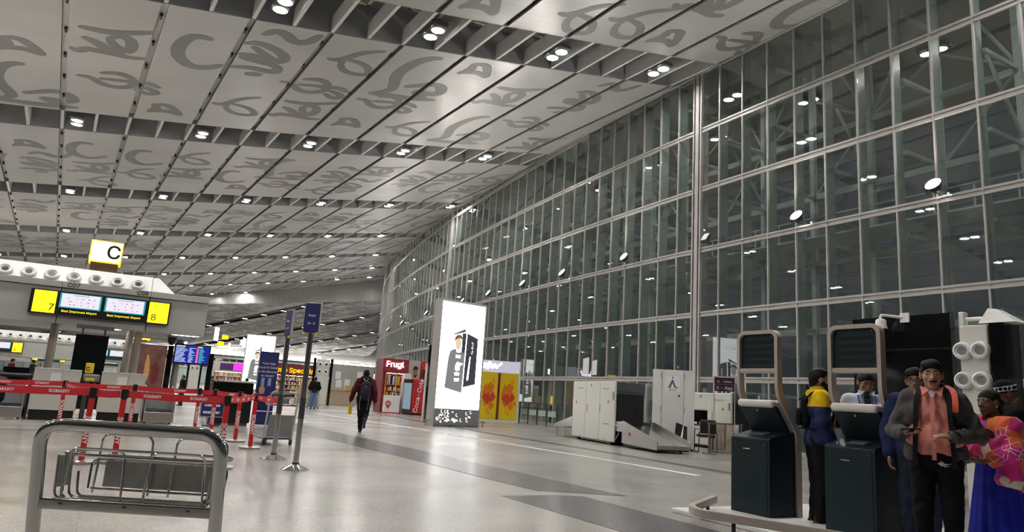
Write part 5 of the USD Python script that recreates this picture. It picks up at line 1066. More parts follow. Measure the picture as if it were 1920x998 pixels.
t = thing('dome_camera', 'white dome camera on an arm in front of the large black slab', 'camera', (11.35, 7.15, 2.76)); m = MB(); m.lathe([(.001, .18), (.06, .17), (.085, .14), (.09, .06), (.10, .02), (.10, .0)], n=20); obj('housing', m, 'white_plastic', t, smooth=40); m = MB(); m.lathe([(.095, 0), (.085, -.05), (.05, -.095), (.001, -.11)], n=20); obj('dome', m, 'gloss_black', t, smooth=40); m = MB(); m.tube(rounded([(0, 0, .16), (0, 0, .24), (.27, -.28, .20)], .05), .025, 8); m.box(.22, .27, -.36, -.2, .12, .28); obj('arm', m, 'white_plastic', t, smooth=40)
# ================================================================== SELF SERVICE KIOSKS on a low plinth with bumper rail
single('kiosk_plinth', MB().rbox(6.05, 8.6, 2.3, 6.5, 0, .05, .01, 2), 'white_paint', 'low white plinth under the two dark kiosks', 'plinth')
def kiosk(loc, label):
    """Local: +x is the users' side, y across (width .62), we see the back (-x)."""
    t = thing('check_in_kiosk', label, 'kiosk', loc, 0); w = .62; fr = .045
    # outline of the side frames (x, z), swept as a flat bar
    path = rounded([(.49, .0), (.49, .98), (.16, 1.40), (.16, 1.905)], .12, 6)
    def bar(pts, wid):
        p = np.asarray(pts); d = np.gradient(p, axis=0); d /= np.linalg.norm(d, axis=1, keepdims=True); n_ = np.stack([-d[:, 1], d[:, 0]], 1); return Polygon(np.vstack([p + n_ * wid / 2, (p - n_ * wid / 2)[::-1]])).buffer(0)
    poly = bar(path, .085)
    # one continuous loop: legs up, rounded over the top
    for y in (0.0, w - fr): m = MB(); m.prism(poly, 0, fr, frame((0, y + fr, 0), (1, 0, 0), (0, 0, 1))); obj('side_frame', m, 'bronze_frame', t, smooth=30)
    m = MB()
    outer = sbox(0, 1.95, w, 2.16).union(sbox(.1, 2.0, w - .1, 2.16)); R_ = .11
    o_ = sbox(0, 1.9, w, 2.165).intersection(shapely.union_all([sbox(0, 1.9, w, 2.165 - R_), sbox(R_, 1.9, w - R_, 2.165), shapely.Point(R_, 2.165 - R_).buffer(R_, 12), shapely.Point(w - R_, 2.165 - R_).buffer(R_, 12)]))
    i_ = shapely.union_all([sbox(fr, 1.8, w - fr, 2.12 - .07), sbox(fr + .07, 1.8, w - fr - .07, 2.12), shapely.Point(fr + .07, 2.05).buffer(.07, 12), shapely.Point(w - fr - .07, 2.05).buffer(.07, 12)])
    m.prism(o_.difference(i_), 0, .085, frame((.2025, 0, 0), (0, 1, 0), (0, 0, 1)) @ np.diag([1, 1, -1, 1.])); obj('top_frame', m, 'bronze_frame', t, smooth=30)
    m = MB(); pan = shapely.union_all([sbox(fr, 1.70, w - fr, 2.05), sbox(fr + .07, 1.70, w - fr - .07, 2.12), shapely.Point(fr + .07, 2.05).buffer(.07, 12), shapely.Point(w - fr - .07, 2.05).buffer(.07, 12)]); m.prism(pan, 0, .05, frame((.16, 0, 0), (0, 1, 0), (0, 0, 1))); hp = obj('header_panel', m, 'teal_black', t)
    m = MB()
    for z in (1.78, 1.86, 1.94, 2.02):
        for k in range(22): m.box(.156, .162, .10 + k * .0195, .108 + k * .0195, z - .022, z + .022)
    obj('vent_slots', m, 'black_plastic', hp, kind='stuff')
    for y, z in ((.08, 1.725), (w - .08, 1.725), (.12, 2.09), (w - .12, 2.09)): m = MB(); m.lathe([(.001, .004), (.006, .003), (.007, 0)], (0, 0, 0), 10); m.v[0] = m.v[0][:, [2, 0, 1]] * [-1, 1, 1] + np.array([.159, y, z]); obj('screw', m, 'steel', hp)
    m = MB(); m.rbox(.12, .21, fr, w - fr, 1.645, 1.70, .01, 2); obj('cross_bar', m, 'bronze_frame', t)
    m = MB(); m.rbox(.07, .24, fr, w - fr, 1.235, 1.325, .035, 5); obj('screen_hood', m, 'warm_white', t, smooth=40)
    m = MB(); m.hexa([(.36, fr, .93), (.42, fr, .93), (.42, w - fr, .93), (.36, w - fr, .93), (.11, fr, 1.25), (.17, fr, 1.25), (.17, w - fr, 1.25), (.11, w - fr, 1.25)]); obj('screen_back', m, 'teal_black', t); m = MB(); m.lathe([(.001, .006), (.014, .005), (.016, 0)], (0, 0, 0), 14); m.v[0] = m.v[0][:, [2, 0, 1]] * [-1, 1, 1] + np.array([.132, w / 2, 1.20]); obj('lock', m, 'steel', t)
    prof = [(.0, .0), (.46, .0), (.46, .96), (.36, .96), (.03, .885), (.008, .872), (.0, .85)]
    m = MB(); m.prism(Polygon(prof), 0, w - .05, frame((0, w - .025, 0), (1, 0, 0), (0, 0, 1))); bx = obj('cabinet', m, 'teal_black', t, smooth=25)
    m = MB(); m.box(-.004, .0, .06, w - .06, .012, .845); obj('door', m, 'teal_black', bx); m = MB(); m.rbox(-.008, -.003, .30, .40, .735, .745, .002, 2); obj('slot', m, 'steel', bx)
    for y in (.09, w - .09): m = MB(); m.rbox(-.008, -.003, y - .006, y + .006, .80, .812, .002, 2); obj('screw', m, 'steel', bx)
    m = MB(); m.hexa([(.10, .2, .905), (.24, .2, .937), (.24, .42, .937), (.10, .42, .905), (.10, .2, .909), (.24, .2, .941), (.24, .42, .941), (.10, .42, .909)]); obj('hatch', m, 'slate', bx)
    return t
k1 = kiosk((6.78, 5.65, .05), 'left dark check-in kiosk seen from behind, beside the man in yellow and blue')
dup(k1, (6.78, 4.36, .05), 0, 'right dark check-in kiosk seen from behind, in front of the officer in white')
t = thing('bumper_rail', 'low bronze bumper rail on short posts in front of the dark kiosks', 'rail', (0, 0, 0))
pth = rounded([(6.62, 6.36), (5.66, 5.78), (5.52, 5.52), (6.42, 3.0)], .12, 5)
m = MB(); m.prism(LineString(pth).buffer(.035, cap_style=2), .12, .20); obj('rail', m, 'bronze_frame', t)
for x, y in ((5.68, 5.20), (6.2, 6.06), (6.2, 3.7)): m = MB(); m.cyl((x, y, 0), (x, y, .13), .022, n=12); m.cyl((x, y, 0), (x, y, .01), .05, n=14); obj('post', m, 'dark_metal', t, smooth=30)
# ================================================================== PEOPLE
plain('skin_brown', (.30, .155, .09), .5, var=.08, scale=25); plain('skin_mid', (.40, .22, .135), .5, var=.08, scale=25); plain('skin_dark', (.17, .085, .05), .5, var=.08, scale=25)
plain('hair_black', (.008, .007, .007), .6, spec=.2, var=.3, scale=90); plain('eye_white', (.70, .68, .64), .3); plain('lip', (.22, .085, .065), .5)
plain('black_cloth', (.008, .008, .009), .85, spec=.15, var=.25, scale=20); plain('navy_cloth', (.018, .026, .085), .75, spec=.15, var=.2, scale=14); plain('charcoal_cloth', (.085, .083, .080), .9, spec=.15, var=.25, scale=60, bump=.25); plain('dark_lining', (.018, .019, .02), .85, spec=.15)
plain('yellow_cloth', (.78, .50, .015), .8, spec=.15, var=.1, scale=12); plain('pink_cloth', (.78, .30, .25), .85, spec=.15, var=.08, scale=40); plain('white_cloth', (.62, .66, .78), .85, spec=.15, var=.04, scale=12); plain('tie_cloth', (.02, .022, .05), .6, spec=.15); plain('lanyard_blue', (.04, .06, .42), .6)
plain('maroon_cloth', (.085, .014, .018), .9, spec=.15, var=.2, scale=20); plain('denim', (.12, .19, .32), .85, spec=.15, var=.2, scale=30); plain('dark_jeans', (.022, .028, .048), .85, spec=.15, var=.2, scale=30); plain('orange_strap', (.75, .10, .04), .6); plain('pack_cloth', (.022, .024, .036), .7, spec=.15, var=.2, scale=20)
plain('saree_blue', (.020, .028, .42), .55, spec=.15, var=.2, scale=9); plain('shoe', (.015, .014, .014), .5)
# shawl: painted blocks of magenta, orange, cream and purple with pale sprays
mat('shawl_print', {'tc': ('texture_coordinate', {}), 'm': ('mapping', {'scale': (1.0, 1.0, 1.0), 'rotation': (.3, .2, .5)}), 'v': ('voronoi_texture', {'scale': 7.5, 'randomness': .9}), 'bw': ('separate_color', {}),
    'r': ('rgb_ramp', {'ramp': [(0.0, (.62, .02, .20)), (.24, (.85, .22, .03)), (.42, (.72, .60, .46)), (.56, (.38, .03, .36)), (.72, (.80, .12, .05)), (.88, (.70, .03, .30))], 'interpolate': False}),
    'v2': ('voronoi_texture', {'scale': 17.0, 'feature': 'distance_to_edge'}), 'lt': ('math', {'math_type': 'less_than', 'value2': .035}), 'n': ('noise_texture', {'scale': 6.0}), 'gt': ('math', {'math_type': 'greater_than', 'value2': .56}), 'mu': ('math', {'math_type': 'multiply'}),
    'mx': ('mix', {'color2': (.80, .66, .55)}), 'p': ('principled_bsdf', {'roughness': .9, 'sheen_weight': .2})},
    [('tc.object', 'm.vector'), ('m.vector', 'v.vector'), ('v.color', 'bw.color'), ('bw.r', 'r.fac'), ('m.vector', 'v2.vector'), ('v2.distance', 'lt.value1'), ('tc.object', 'n.vector'), ('n.fac', 'gt.value1'), ('lt.value', 'mu.value1'), ('gt.value', 'mu.value2'), ('mu.value', 'mx.fac'), ('r.color', 'mx.color1'), ('mx.color', 'p.base_color')])

def nets(fn, lo, hi, h):
    """Surface nets of fn < 0 on a grid."""
    lo = np.asarray(lo, float); n = np.ceil((np.asarray(hi) - lo) / h).astype(int) + 1
    g = np.stack(np.meshgrid(*[lo[i] + h * np.arange(n[i]) for i in range(3)], indexing='ij'), -1).astype(np.float32)
    f = fn(g.reshape(-1, 3)).reshape(n); ins = f < 0
    S = np.zeros(tuple(n - 1) + (3,), np.float32); C = np.zeros(tuple(n - 1), np.float32)
    sl = lambda a, d: tuple(slice(d[i], a.shape[i] - 1 + d[i]) for i in range(3))
    for ax in range(3):
        o = [(ax + 1) % 3, (ax + 2) % 3]
        for p in (0, 1):
            for q in (0, 1):
                d0 = [0, 0, 0]; d0[o[0]] = p; d0[o[1]] = q; d1 = list(d0); d1[ax] = 1
                a, b = f[sl(f, d0)], f[sl(f, d1)]; m_ = (a < 0) != (b < 0); t = np.where(m_, a / np.where(m_, a - b, 1), 0)
                pt = np.zeros(S.shape, np.float32); pt[..., o[0]] = p; pt[..., o[1]] = q; pt[..., ax] = t
                S += pt * m_[..., None]; C += m_
    act = C > 0; idx = -np.ones(act.shape, int); idx[act] = np.arange(act.sum())
    cell = np.stack(np.nonzero(act), -1); V = lo + h * (cell + S[act] / C[act][:, None]); F = []
    for ax in range(3):
        o = [(ax + 1) % 3, (ax + 2) % 3]
        a = [slice(1, -1)] * 3; a[ax] = slice(0, -1); b = [slice(1, -1)] * 3; b[ax] = slice(1, None)
        ia, ib = ins[tuple(a)], ins[tuple(b)]; ch = np.stack(np.nonzero(ia != ib), -1)
        if not len(ch): continue
        fl = ia[tuple(ch.T)]; base = ch + 1; base[:, ax] = ch[:, ax]
        def cid(u, w): c = base.copy(); c[:, o[0]] -= u; c[:, o[1]] -= w; return idx[tuple(c.T)]
        q = np.stack([cid(1, 1), cid(0, 1), cid(0, 0), cid(1, 0)], -1); q[~fl] = q[~fl][:, ::-1]; F.append(q)
    F = np.vstack(F); F = F[(F >= 0).all(1)]
    return V, np.vstack([F[:, [0, 1, 2]], F[:, [0, 2, 3]]])
def cap(a, b, ra, rb=None, fl=None, ax=(0, 1, 0)): return ('c', np.asarray(a, np.float32), np.asarray(b, np.float32), ra, ra if rb is None else rb, fl, np.asarray(ax, np.float32))
def ell(c, r): return ('e', np.asarray(c, np.float32), np.asarray(r, np.float32))
def dist(pr, p):
    if pr[0] == 'e':
        q = (p - pr[1]) / pr[2]; l = np.sqrt((q * q).sum(1)) + 1e-9; g = np.sqrt(((q / pr[2]) ** 2).sum(1)) + 1e-9; return l * (l - 1) / g
    _, a, b, ra, rb, fl, ax = pr; d = b - a; t = np.clip(((p - a) @ d) / (d @ d + 1e-9), 0, 1); w = p - a - t[:, None] * d
    if fl: w = w + np.outer(w @ ax, ax) * (fl - 1)
    return np.sqrt((w * w).sum(1)) - (ra + (rb - ra) * t)
def smin(a, b, k):
    h = np.clip(.5 + .5 * (b - a) / k, 0, 1); return b + (a - b) * h - k * h * (1 - h)
def field(prims, k=.03, grow=0.0, folds=0.0, seed=0):
    def fn(p):
        d = None
        for pr in prims: e = dist(pr, p); d = e if d is None else smin(d, e, k)
        if folds: d = d + folds * (np.sin(p[:, 2] * 47 + 3 * np.sin(p[:, 0] * 21 + seed) + 2 * np.sin(p[:, 1] * 17)) * .6 + np.sin(p[:, 0] * 39 + p[:, 2] * 23 + seed) * .4)
        return d - grow
    return fn
def bounds(prims, pad=.05):
    lo, hi = np.full(3, 9.), np.full(3, -9.)
    for pr in prims:
        if pr[0] == 'e': lo = np.minimum(lo, pr[1] - pr[2]); hi = np.maximum(hi, pr[1] + pr[2])
        else:
            r = max(pr[3], pr[4])
            for c in (pr[1], pr[2]): lo = np.minimum(lo, c - r); hi = np.maximum(hi, c + r)
    return lo - pad, hi + pad
def solid(prims, h, k=.03, grow=0.0, folds=0.0, seed=0, cut=None):
    fn0 = field(prims, k, grow, folds, seed); fn = fn0 if cut is None else (lambda p: np.maximum(fn0(p), cut(p)))
    return nets(fn, *bounds(prims, .05 + grow), h)
def compact(V, F): u, i = np.unique(F, return_inverse=True); return V[u], i.reshape(F.shape)
def rot(ax, a):
    c, s = math.cos(a), math.sin(a); return np.array({'x': [[1, 0, 0], [0, c, -s], [0, s, c]], 'y': [[c, 0, s], [0, 1, 0], [-s, 0, c]], 'z': [[c, -s, 0], [s, c, 0], [0, 0, 1]]}[ax])
HEAD = [ell((0, -.015, .03), (.076, .096, .090)), ell((0, .022, -.03), (.064, .072, .086)), cap((0, .03, -.06), (0, .062, -.092), .046, .030), cap((0, .088, .008), (0, .110, -.028), .009, .015), cap((-.013, .098, -.034), (.013, .098, -.034), .010),
    cap((-.042, .070, .024), (.042, .070, .024), .014), ell((.042, .056, -.024), (.026, .026, .024)), ell((-.042, .056, -.024), (.026, .026, .024)), cap((-.020, .086, -.062), (.020, .086, -.062), .009), cap((-.017, .086, -.073), (.017, .086, -.073), .010), ell((0, .078, -.100), (.022, .020, .018)),
    ell((.031, .0735, .0205), (.0185, .0135, .0080)), ell((-.031, .0735, .0205), (.0185, .0135, .0080)), ell((.031, .0735, -.0100), (.016, .0120, .006)), ell((-.031, .0735, -.0100), (.016, .0120, .006)), ell((.080, -.006, -.002), (.011, .026, .034)), ell((-.080, -.006, -.002), (.011, .026, .034))]
def head_parts(t, hc, R, s, skin_h, style, body_prims):
    """Adds face features, hair etc.; returns head prims in the person's frame."""
    X = lambda p: np.asarray(hc) + s * (R @ np.asarray(p, float))
    tr = lambda v: np.asarray(hc) + s * (np.asarray(v) @ R.T)
    h = skin_h * .62
    hair = [ell((0, -.018, .036), (.084, .104, .094)), ell((0, -.062, -.03), (.066, .046, .070))]
    pl = lambda p: -(p @ np.array([0, -.62, .78], np.float32)) - .002
    if style.get('quiff'): hair += [cap((-.045, .052, .082), (.048, .050, .088), .024, .020), cap((-.03, .02, .102), (.035, .015, .104), .020)]
    if style.get('hair') != 'none':
        V, F = solid(hair, .0055, .045, 0, .0045, 2, pl); obj('hair', (tr(V), F), 'hair_black', t, smooth=True)
    if style.get('bun'): V, F = solid([ell((0, -.118, -.01), (.05, .042, .05)), ell((.0, -.09, -.05), (.045, .04, .06))], .007, .02, 0, .003); obj('hair_bun', (tr(V), F), 'hair_black', t, smooth=True)
    for sx in (-1, 1):
        m = MB(); m.add(trimesh.creation.icosphere(2, .0125)); m.v[0] = tr(m.v[0] + np.array([sx * .031, .0745, .006])); e = obj('eye', m, 'eye_white', t, smooth=True)
        m = MB(); m.add(trimesh.creation.icosphere(2, .0070)); m.v[0] = tr(m.v[0] * [1, .5, 1] + np.array([sx * .031 + style.get('gaze', 0), .0855, .0055])); obj('iris', m, 'black_print', e, smooth=True)
        V, F = solid([cap((sx * .014, .088, .033), (sx * .034, .0875, .034), .0040, .0046), cap((sx * .034, .0875, .034), (sx * .049, .076, .027), .0046, .003)], .003, .004); obj('eyebrow', (tr(V), F), 'hair_black', t, smooth=True)
    V, F = solid([cap((-.019, .0955, -.0635), (.019, .0955, -.0635), .0055), cap((-.015, .0965, -.0725), (.015, .0965, -.0725), .0062)], .003, .004); obj('lips', (tr(V), F), 'lip', t, smooth=True)
    if style.get('moustache'): V, F = solid([cap((0, .102, -.050), (.026, .092, -.056), .0075, .005), cap((0, .102, -.050), (-.026, .092, -.056), .0075, .005)], .003, .004, 0, .001); obj('moustache', (tr(V), F), 'hair_black', t, smooth=True)
    if style.get('beard'):
        V, F = solid(HEAD[1:3] + [HEAD[10]], .005, .02, .0065, .0015, 1, lambda p: np.maximum(np.maximum(p[:, 2] + .034 - .3 * np.abs(p[:, 0]), -(p[:, 1] + .005)), .021 - np.hypot(p[:, 0] * .75, (p[:, 2] + .068) * 1.5) - 5 * (p[:, 1] < .06))); obj('beard', (tr(V), F), 'hair_black', t, smooth=True)
    if style.get('glasses'):
        m = MB()
        for sx in (-1, 1): m.tube([tr(np.array([sx * .031 + .024 * math.cos(a), .100, .004 + .018 * math.sin(a)])) for a in np.linspace(0, 2 * PI, 17)], .0022 * s, 6, False); m.tube([tr(np.array(q)) for q in ((sx * .055, .098, .008), (sx * .080, .06, .010), (sx * .082, -.01, .006))], .002 * s, 6)
        m.tube([tr(np.array(q)) for q in ((-.008, .103, .008), (.008, .103, .008))], .002 * s, 6); obj('glasses', m, 'black_plastic', t)
    out = []
    for pr in HEAD:
        if pr[0] == 'e':
            out.append(('r', X(pr[1]), pr[2] * s, R))
        else: out.append(cap(X(pr[1]), X(pr[2]), pr[3] * s, pr[4] * s))
    return out
_old_dist = dist
def dist(pr, p):
    if pr[0] == 'r':
        return _old_dist(ell((0, 0, 0), pr[2]), ((p - pr[1].astype(np.float32)) @ pr[3].astype(np.float32)))
    return _old_dist(pr, p)
_old_bounds = bounds
def bounds(prims, pad=.05): return _old_bounds([ell(pr[1], np.full(3, max(pr[2]))) if pr[0] == 'r' else pr for pr in prims], pad)
def hand(w, d, nrm, curl, side, s=1.0):
    """Palm and five fingers from wrist w, pointing along d, palm facing nrm; side +1: thumb on the left of d seen from the palm side."""
    d = np.asarray(d, float); d /= np.linalg.norm(d); nrm = np.asarray(nrm, float); nrm = nrm - d * (nrm @ d); nrm /= np.linalg.norm(nrm); b = np.cross(d, nrm) * side; w = np.asarray(w, float)
    P = [cap(w - d * .03, w + d * .01, .024 * s, .026 * s, 1.25, nrm)]
    for q in (-1.1, -.35, .4, 1.1): P.append(cap(w + d * .01 * s + b * q * .012 * s, w + d * .082 * s + b * q * .022 * s, .016 * s, .0125 * s))
    for q, L in zip((-1.05, -.35, .35, 1.0), (.060, .074, .080, .072)):
        p = w + d * .088 * s + b * q * .0225 * s; a = curl * .55; dd = d
        for k, (l, r) in enumerate(((.45, .0095), (.32, .0088), (.25, .008))):
            dd2 = math.cos(a) * d + math.sin(a) * nrm; q2 = p + dd2 * L * l * s; P.append(cap(p, q2, r * s, r * .93 * s)); p = q2; a += curl
    p = w + d * .025 * s + b * .030 * s; p2 = p + (d * .7 + b * .6 + nrm * .35 * (curl > .2)) * .042 * s; p3 = p2 + (d * .9 + b * (.15 - .4 * (curl > .4)) + nrm * .5 * curl) * .032 * s
    P += [cap(p - b * .012, p2, .014 * s, .011 * s), cap(p2, p3, .0108 * s, .009 * s)]
    return P
def person(loc, face, H, label, pose, skin, top, bottom, shoes='shoe', style=None, res=.013, extra=None, sleeve=1.0, belly=0.0, bulk=0.0, hood=None, yoke=None):
    """face: heading (radians, of local +y). pose: joints in the person's own frame for a 1.70 m body (x right, y ahead)."""
    style = style or {}; s = H / 1.70
    t = thing('person', label, 'person', loc, face)
    J = dict(ankR=(.10, -.02, .085), kneeR=(.105, .02, .48), hipR=(.095, 0, .90), ankL=(-.10, -.02, .085), kneeL=(-.105, .02, .48), hipL=(-.095, 0, .90), shR=(.185, -.01, 1.385), elR=(.24, -.03, 1.11), wrR=(.25, .06, .87), shL=(-.185, -.01, 1.385), elL=(-.24, -.03, 1.11), wrL=(-.25, .06, .87), lean=(0, 0), head=(0, 0, 0), handR=(None, (-1, .2, 0), .5), handL=(None, (1, .2, 0), .5)); J.update(pose)
    lx, ly = J['lean']
    def L(p): p = np.array(p, float); k = max(0, (p[2] - .9)) / .6; return (p + np.array([lx * k, ly * k, 0])) * s
    g = {k: L(v) for k, v in J.items() if isinstance(v, tuple) and len(v) == 3 and k not in ('head', 'handR', 'handL')}
    hc = L((0, .03, 1.585)); yaw, pitch, roll = J['head']; R = rot('z', yaw) @ rot('x', pitch) @ rot('y', roll); hp = head_parts(t, hc, R, s, res, style, None)
    fx = np.array([0, 1, 0])
    torso = [cap(L((-.07, 0, .92)), L((.07, 0, .92)), .118 * s, None, 1.15, fx), cap(L((-.06, .01 + belly * .3, 1.06)), L((.06, .01 + belly * .3, 1.06)), (.112 + belly) * s, None, 1.2, fx), cap(L((-.085, 0, 1.27)), L((.085, 0, 1.27)), .122 * s, None, 1.22, fx), cap(L((-.15, -.01, 1.385)), L((.15, -.01, 1.385)), .062 * s), cap(L((0, -.02, 1.38)), L((0, 0, 1.49)), .060 * s, .054 * s)]
    neck = [cap(L((0, -.02, 1.40)), hc + R @ np.array([0, -.02, -.06]) * s, .056 * s, .053 * s)]
    arms, hands, legs, feet = [], [], [], []
    for q in 'RL':
        sh, el, wr = g['sh' + q], g['el' + q], g['wr' + q]; arms += [cap(sh, el, .053 * s, .042 * s), cap(el, wr, .041 * s, .027 * s)]
        hd, nn, cu = J['hand' + q]; hd = (wr - el) if hd is None else np.array(hd, float)
        hands.append(hand(wr, hd, nn, cu, 1 if q == 'R' else -1, s))
        hi, kn, an = g['hip' + q], g['knee' + q], g['ank' + q]; legs += [cap(hi, kn, .088 * s, .058 * s), cap(kn, an, .056 * s, .037 * s)]
        toe = np.array(J.get('toe' + q, (0, 1, -.22)), float); toe /= np.linalg.norm(toe); feet.append([cap(an + np.array([0, -.035, -.045]) * s, an + toe * .17 * s + np.array([0, 0, -.015]) * s, .037 * s, .030 * s), cap(an, an + np.array([0, -.01, .02]) * s, .044 * s)])
    if not style.get('lowres'):
        V, F = solid(torso + neck + arms + legs + hp, res, .025 * s, -.004); body = [(V, F)]
        V2, F2 = nets(field(hp + neck, .012 * s), *bounds(hp, .02), res * .45); body.append((V2, F2))
        for h_ in hands: body.append(solid(h_, .0058, .006))
        m = MB(); [m.raw(*b_) for b_ in body]; obj('body', m, skin, t, smooth=True)
    else:
        V, F = solid(torso + neck + arms + legs + hp + hands[0] + hands[1], res, .02 * s); obj('body', (V, F), skin, t, smooth=True)
    # clothes
    if bottom:
        V, F = solid(legs + torso[:1], res, .03, .018 + bulk * .3, .005, 3, lambda p: np.maximum(p[:, 2] - 1.03 * s, .055 * s - p[:, 2])); obj('trousers', (V, F), bottom, t, smooth=True)
    for f_ in feet: V, F = solid(f_, res * .8, .02, .006, 0, 0, lambda p: .004 - p[:, 2]); obj('shoe', (V, F), shoes, t, smooth=True)
    if top:
        cutarm = []
        tp = list(torso[:4]) + [cap(L((0, -.02, 1.38)), L((0, -.01, 1.45)), .066 * s)]
        for q in 'RL':
            sh, el, wr = g['sh' + q], g['el' + q], g['wr' + q]
            if sleeve >= .9: tp += [cap(sh, el, .054 * s, .045 * s), cap(el, el + (wr - el) * .97, .045 * s, .034 * s)]
            else: tp += [cap(sh, sh + (el - sh) * .78, style.get('sl', .060) * s, style.get('sl', .058) * s)]
        def cutz(p): return np.maximum(.86 * s + pose.get('hem', 0) - p[:, 2], (p[:, 2] - 1.475 * s) if not hood else p[:, 2] - 1.55 * s)
        V, F = solid(tp, res, .035, .014 + bulk, .006 if not style.get('crisp') else .003, 5, (lambda p: np.where((np.abs(p[:, 0]) < .19 * s), cutz(p), p[:, 2] - 1.48 * s))); 
        if yoke:
            c_ = V[F].mean(1); up = c_[:, 2] > (1.285 * s); up &= np.abs(c_[:, 0]) < .34
            tp_ = obj(style.get('top', 'jacket'), compact(V, F[~up]), top, t, smooth=True); obj('yoke', compact(V, F[up]), yoke, tp_, smooth=True)
        else: obj(style.get('top', 'jacket'), (V, F), top, t, smooth=True)
    if extra: extra(t, L, s, g, hc, R, torso)
    return t
def heading(dx, dy): return math.atan2(-dx, dy)
def at_cam(x, y): return heading(-x, -y)
def strap(t, pts, mt, wd=.028, th=.006, nm='strap'):
    p = chaikin(pts, 2, False); m = MB(); n = len(p)
    for a, b in zip(p[:-1], p[1:]):
        d = (b - a) / (np.linalg.norm(b - a) + 1e-9); sx = np.array([1., 0, 0]) - d * d[0]; sx /= np.linalg.norm(sx) + 1e-9; o = np.cross(d, sx)
        q = [c + sx * i * wd + o * j * th for c in (a - d * .004, b + d * .004) for i, j in ((-1, -1), (1, -1), (1, 1), (-1, 1))]; m.hexa(q)
    return obj(nm, m, mt, t)
def backpack(t, L, s, mt, c=(0, -.23, 1.20), straps='black_cloth', k=1.0):
    c = np.array(L(c)); V, F = solid([cap(c + np.array([0, 0, -.12]) * s, c + np.array([0, 0, .10]) * s, .15 * s * k, .135 * s * k, 1.5, (0, 1, 0)), cap(c + np.array([0, -.07, -.12]) * s, c + np.array([0, -.07, -.03]) * s, .11 * s * k, .10 * s * k, 1.6, (0, 1, 0))], .014, .03, 0, .003); bp_ = obj('backpack', (V, F), mt, t, smooth=True)
    for sx in (-1, 1): strap(bp_, [L((sx * .11, -.16, 1.36)), L((sx * .115, -.05, 1.475)), L((sx * .115, .09, 1.40)), L((sx * .125, .145, 1.28)), L((sx * .15, .12, 1.12)), L((sx * .17, -.02, 1.04)), L((sx * .13, -.15, 1.04))], straps)
    strap(bp_, [c + np.array([-.03, .03, .24]) * s, c + np.array([0, .02, .29]) * s, c + np.array([.03, .03, .24]) * s], 'black_cloth', .01)
    return bp_
def phone(t, c, up, nrm):
    T = frame(c, np.cross(up, nrm), up); m = MB(); m.rbox(-.036, .036, -.075, .075, -.004, .004, .004, 2); m.v[0] = m.v[0] @ T[:3, :3].T + T[:3, 3]; return obj('phone', m, 'gloss_black', t)
# 1 --- man in yellow and navy, profile to the right, phone in the lowered hand
def ex_yj(t, L, s, g, hc, R, torso):
    V, F = solid([cap(L((0, -.02, 1.43)), L((0, .02, 1.50)), .078 * s, .070 * s)], .012, .02, .004, .003, 0, lambda p: np.maximum(p[:, 2] - 1.515 * s, 1.44 * s - p[:, 2])); obj('collar', (V, F), 'yellow_cloth', t, smooth=True)
    strap(t, [L((.02, .145, 1.44)), L((.015, .178, 1.2)), L((.01, .165, .90))], 'yellow_cloth', .03, .006, 'zip_band')
    backpack(t, L, s, 'black_cloth', c=(.0, -.13, 1.24), k=.5)
    phone(t, np.asarray(g['wrR']) + np.array([.0, .03, -.10]) * s, (0, .1, 1), (1, .2, 0))
person((7.22, 5.36, 0), heading(.80, -.60), 1.755, 'bearded man in a navy and yellow padded jacket between the two dark kiosks', dict(elR=(.25, -.02, 1.11), wrR=(.24, .10, .88), handR=((0, .15, -1), (-1, .3, 0), .55), elL=(-.22, .10, 1.14), wrL=(-.10, .30, 1.12), handL=((.6, .8, 0), (0, 0, -1), .6), head=(-.05, .05, 0)), 'skin_mid', 'navy_cloth', 'black_cloth', style=dict(beard=1, quiff=1, top='padded_jacket'), extra=ex_yj, bulk=.016, yoke='yellow_cloth')
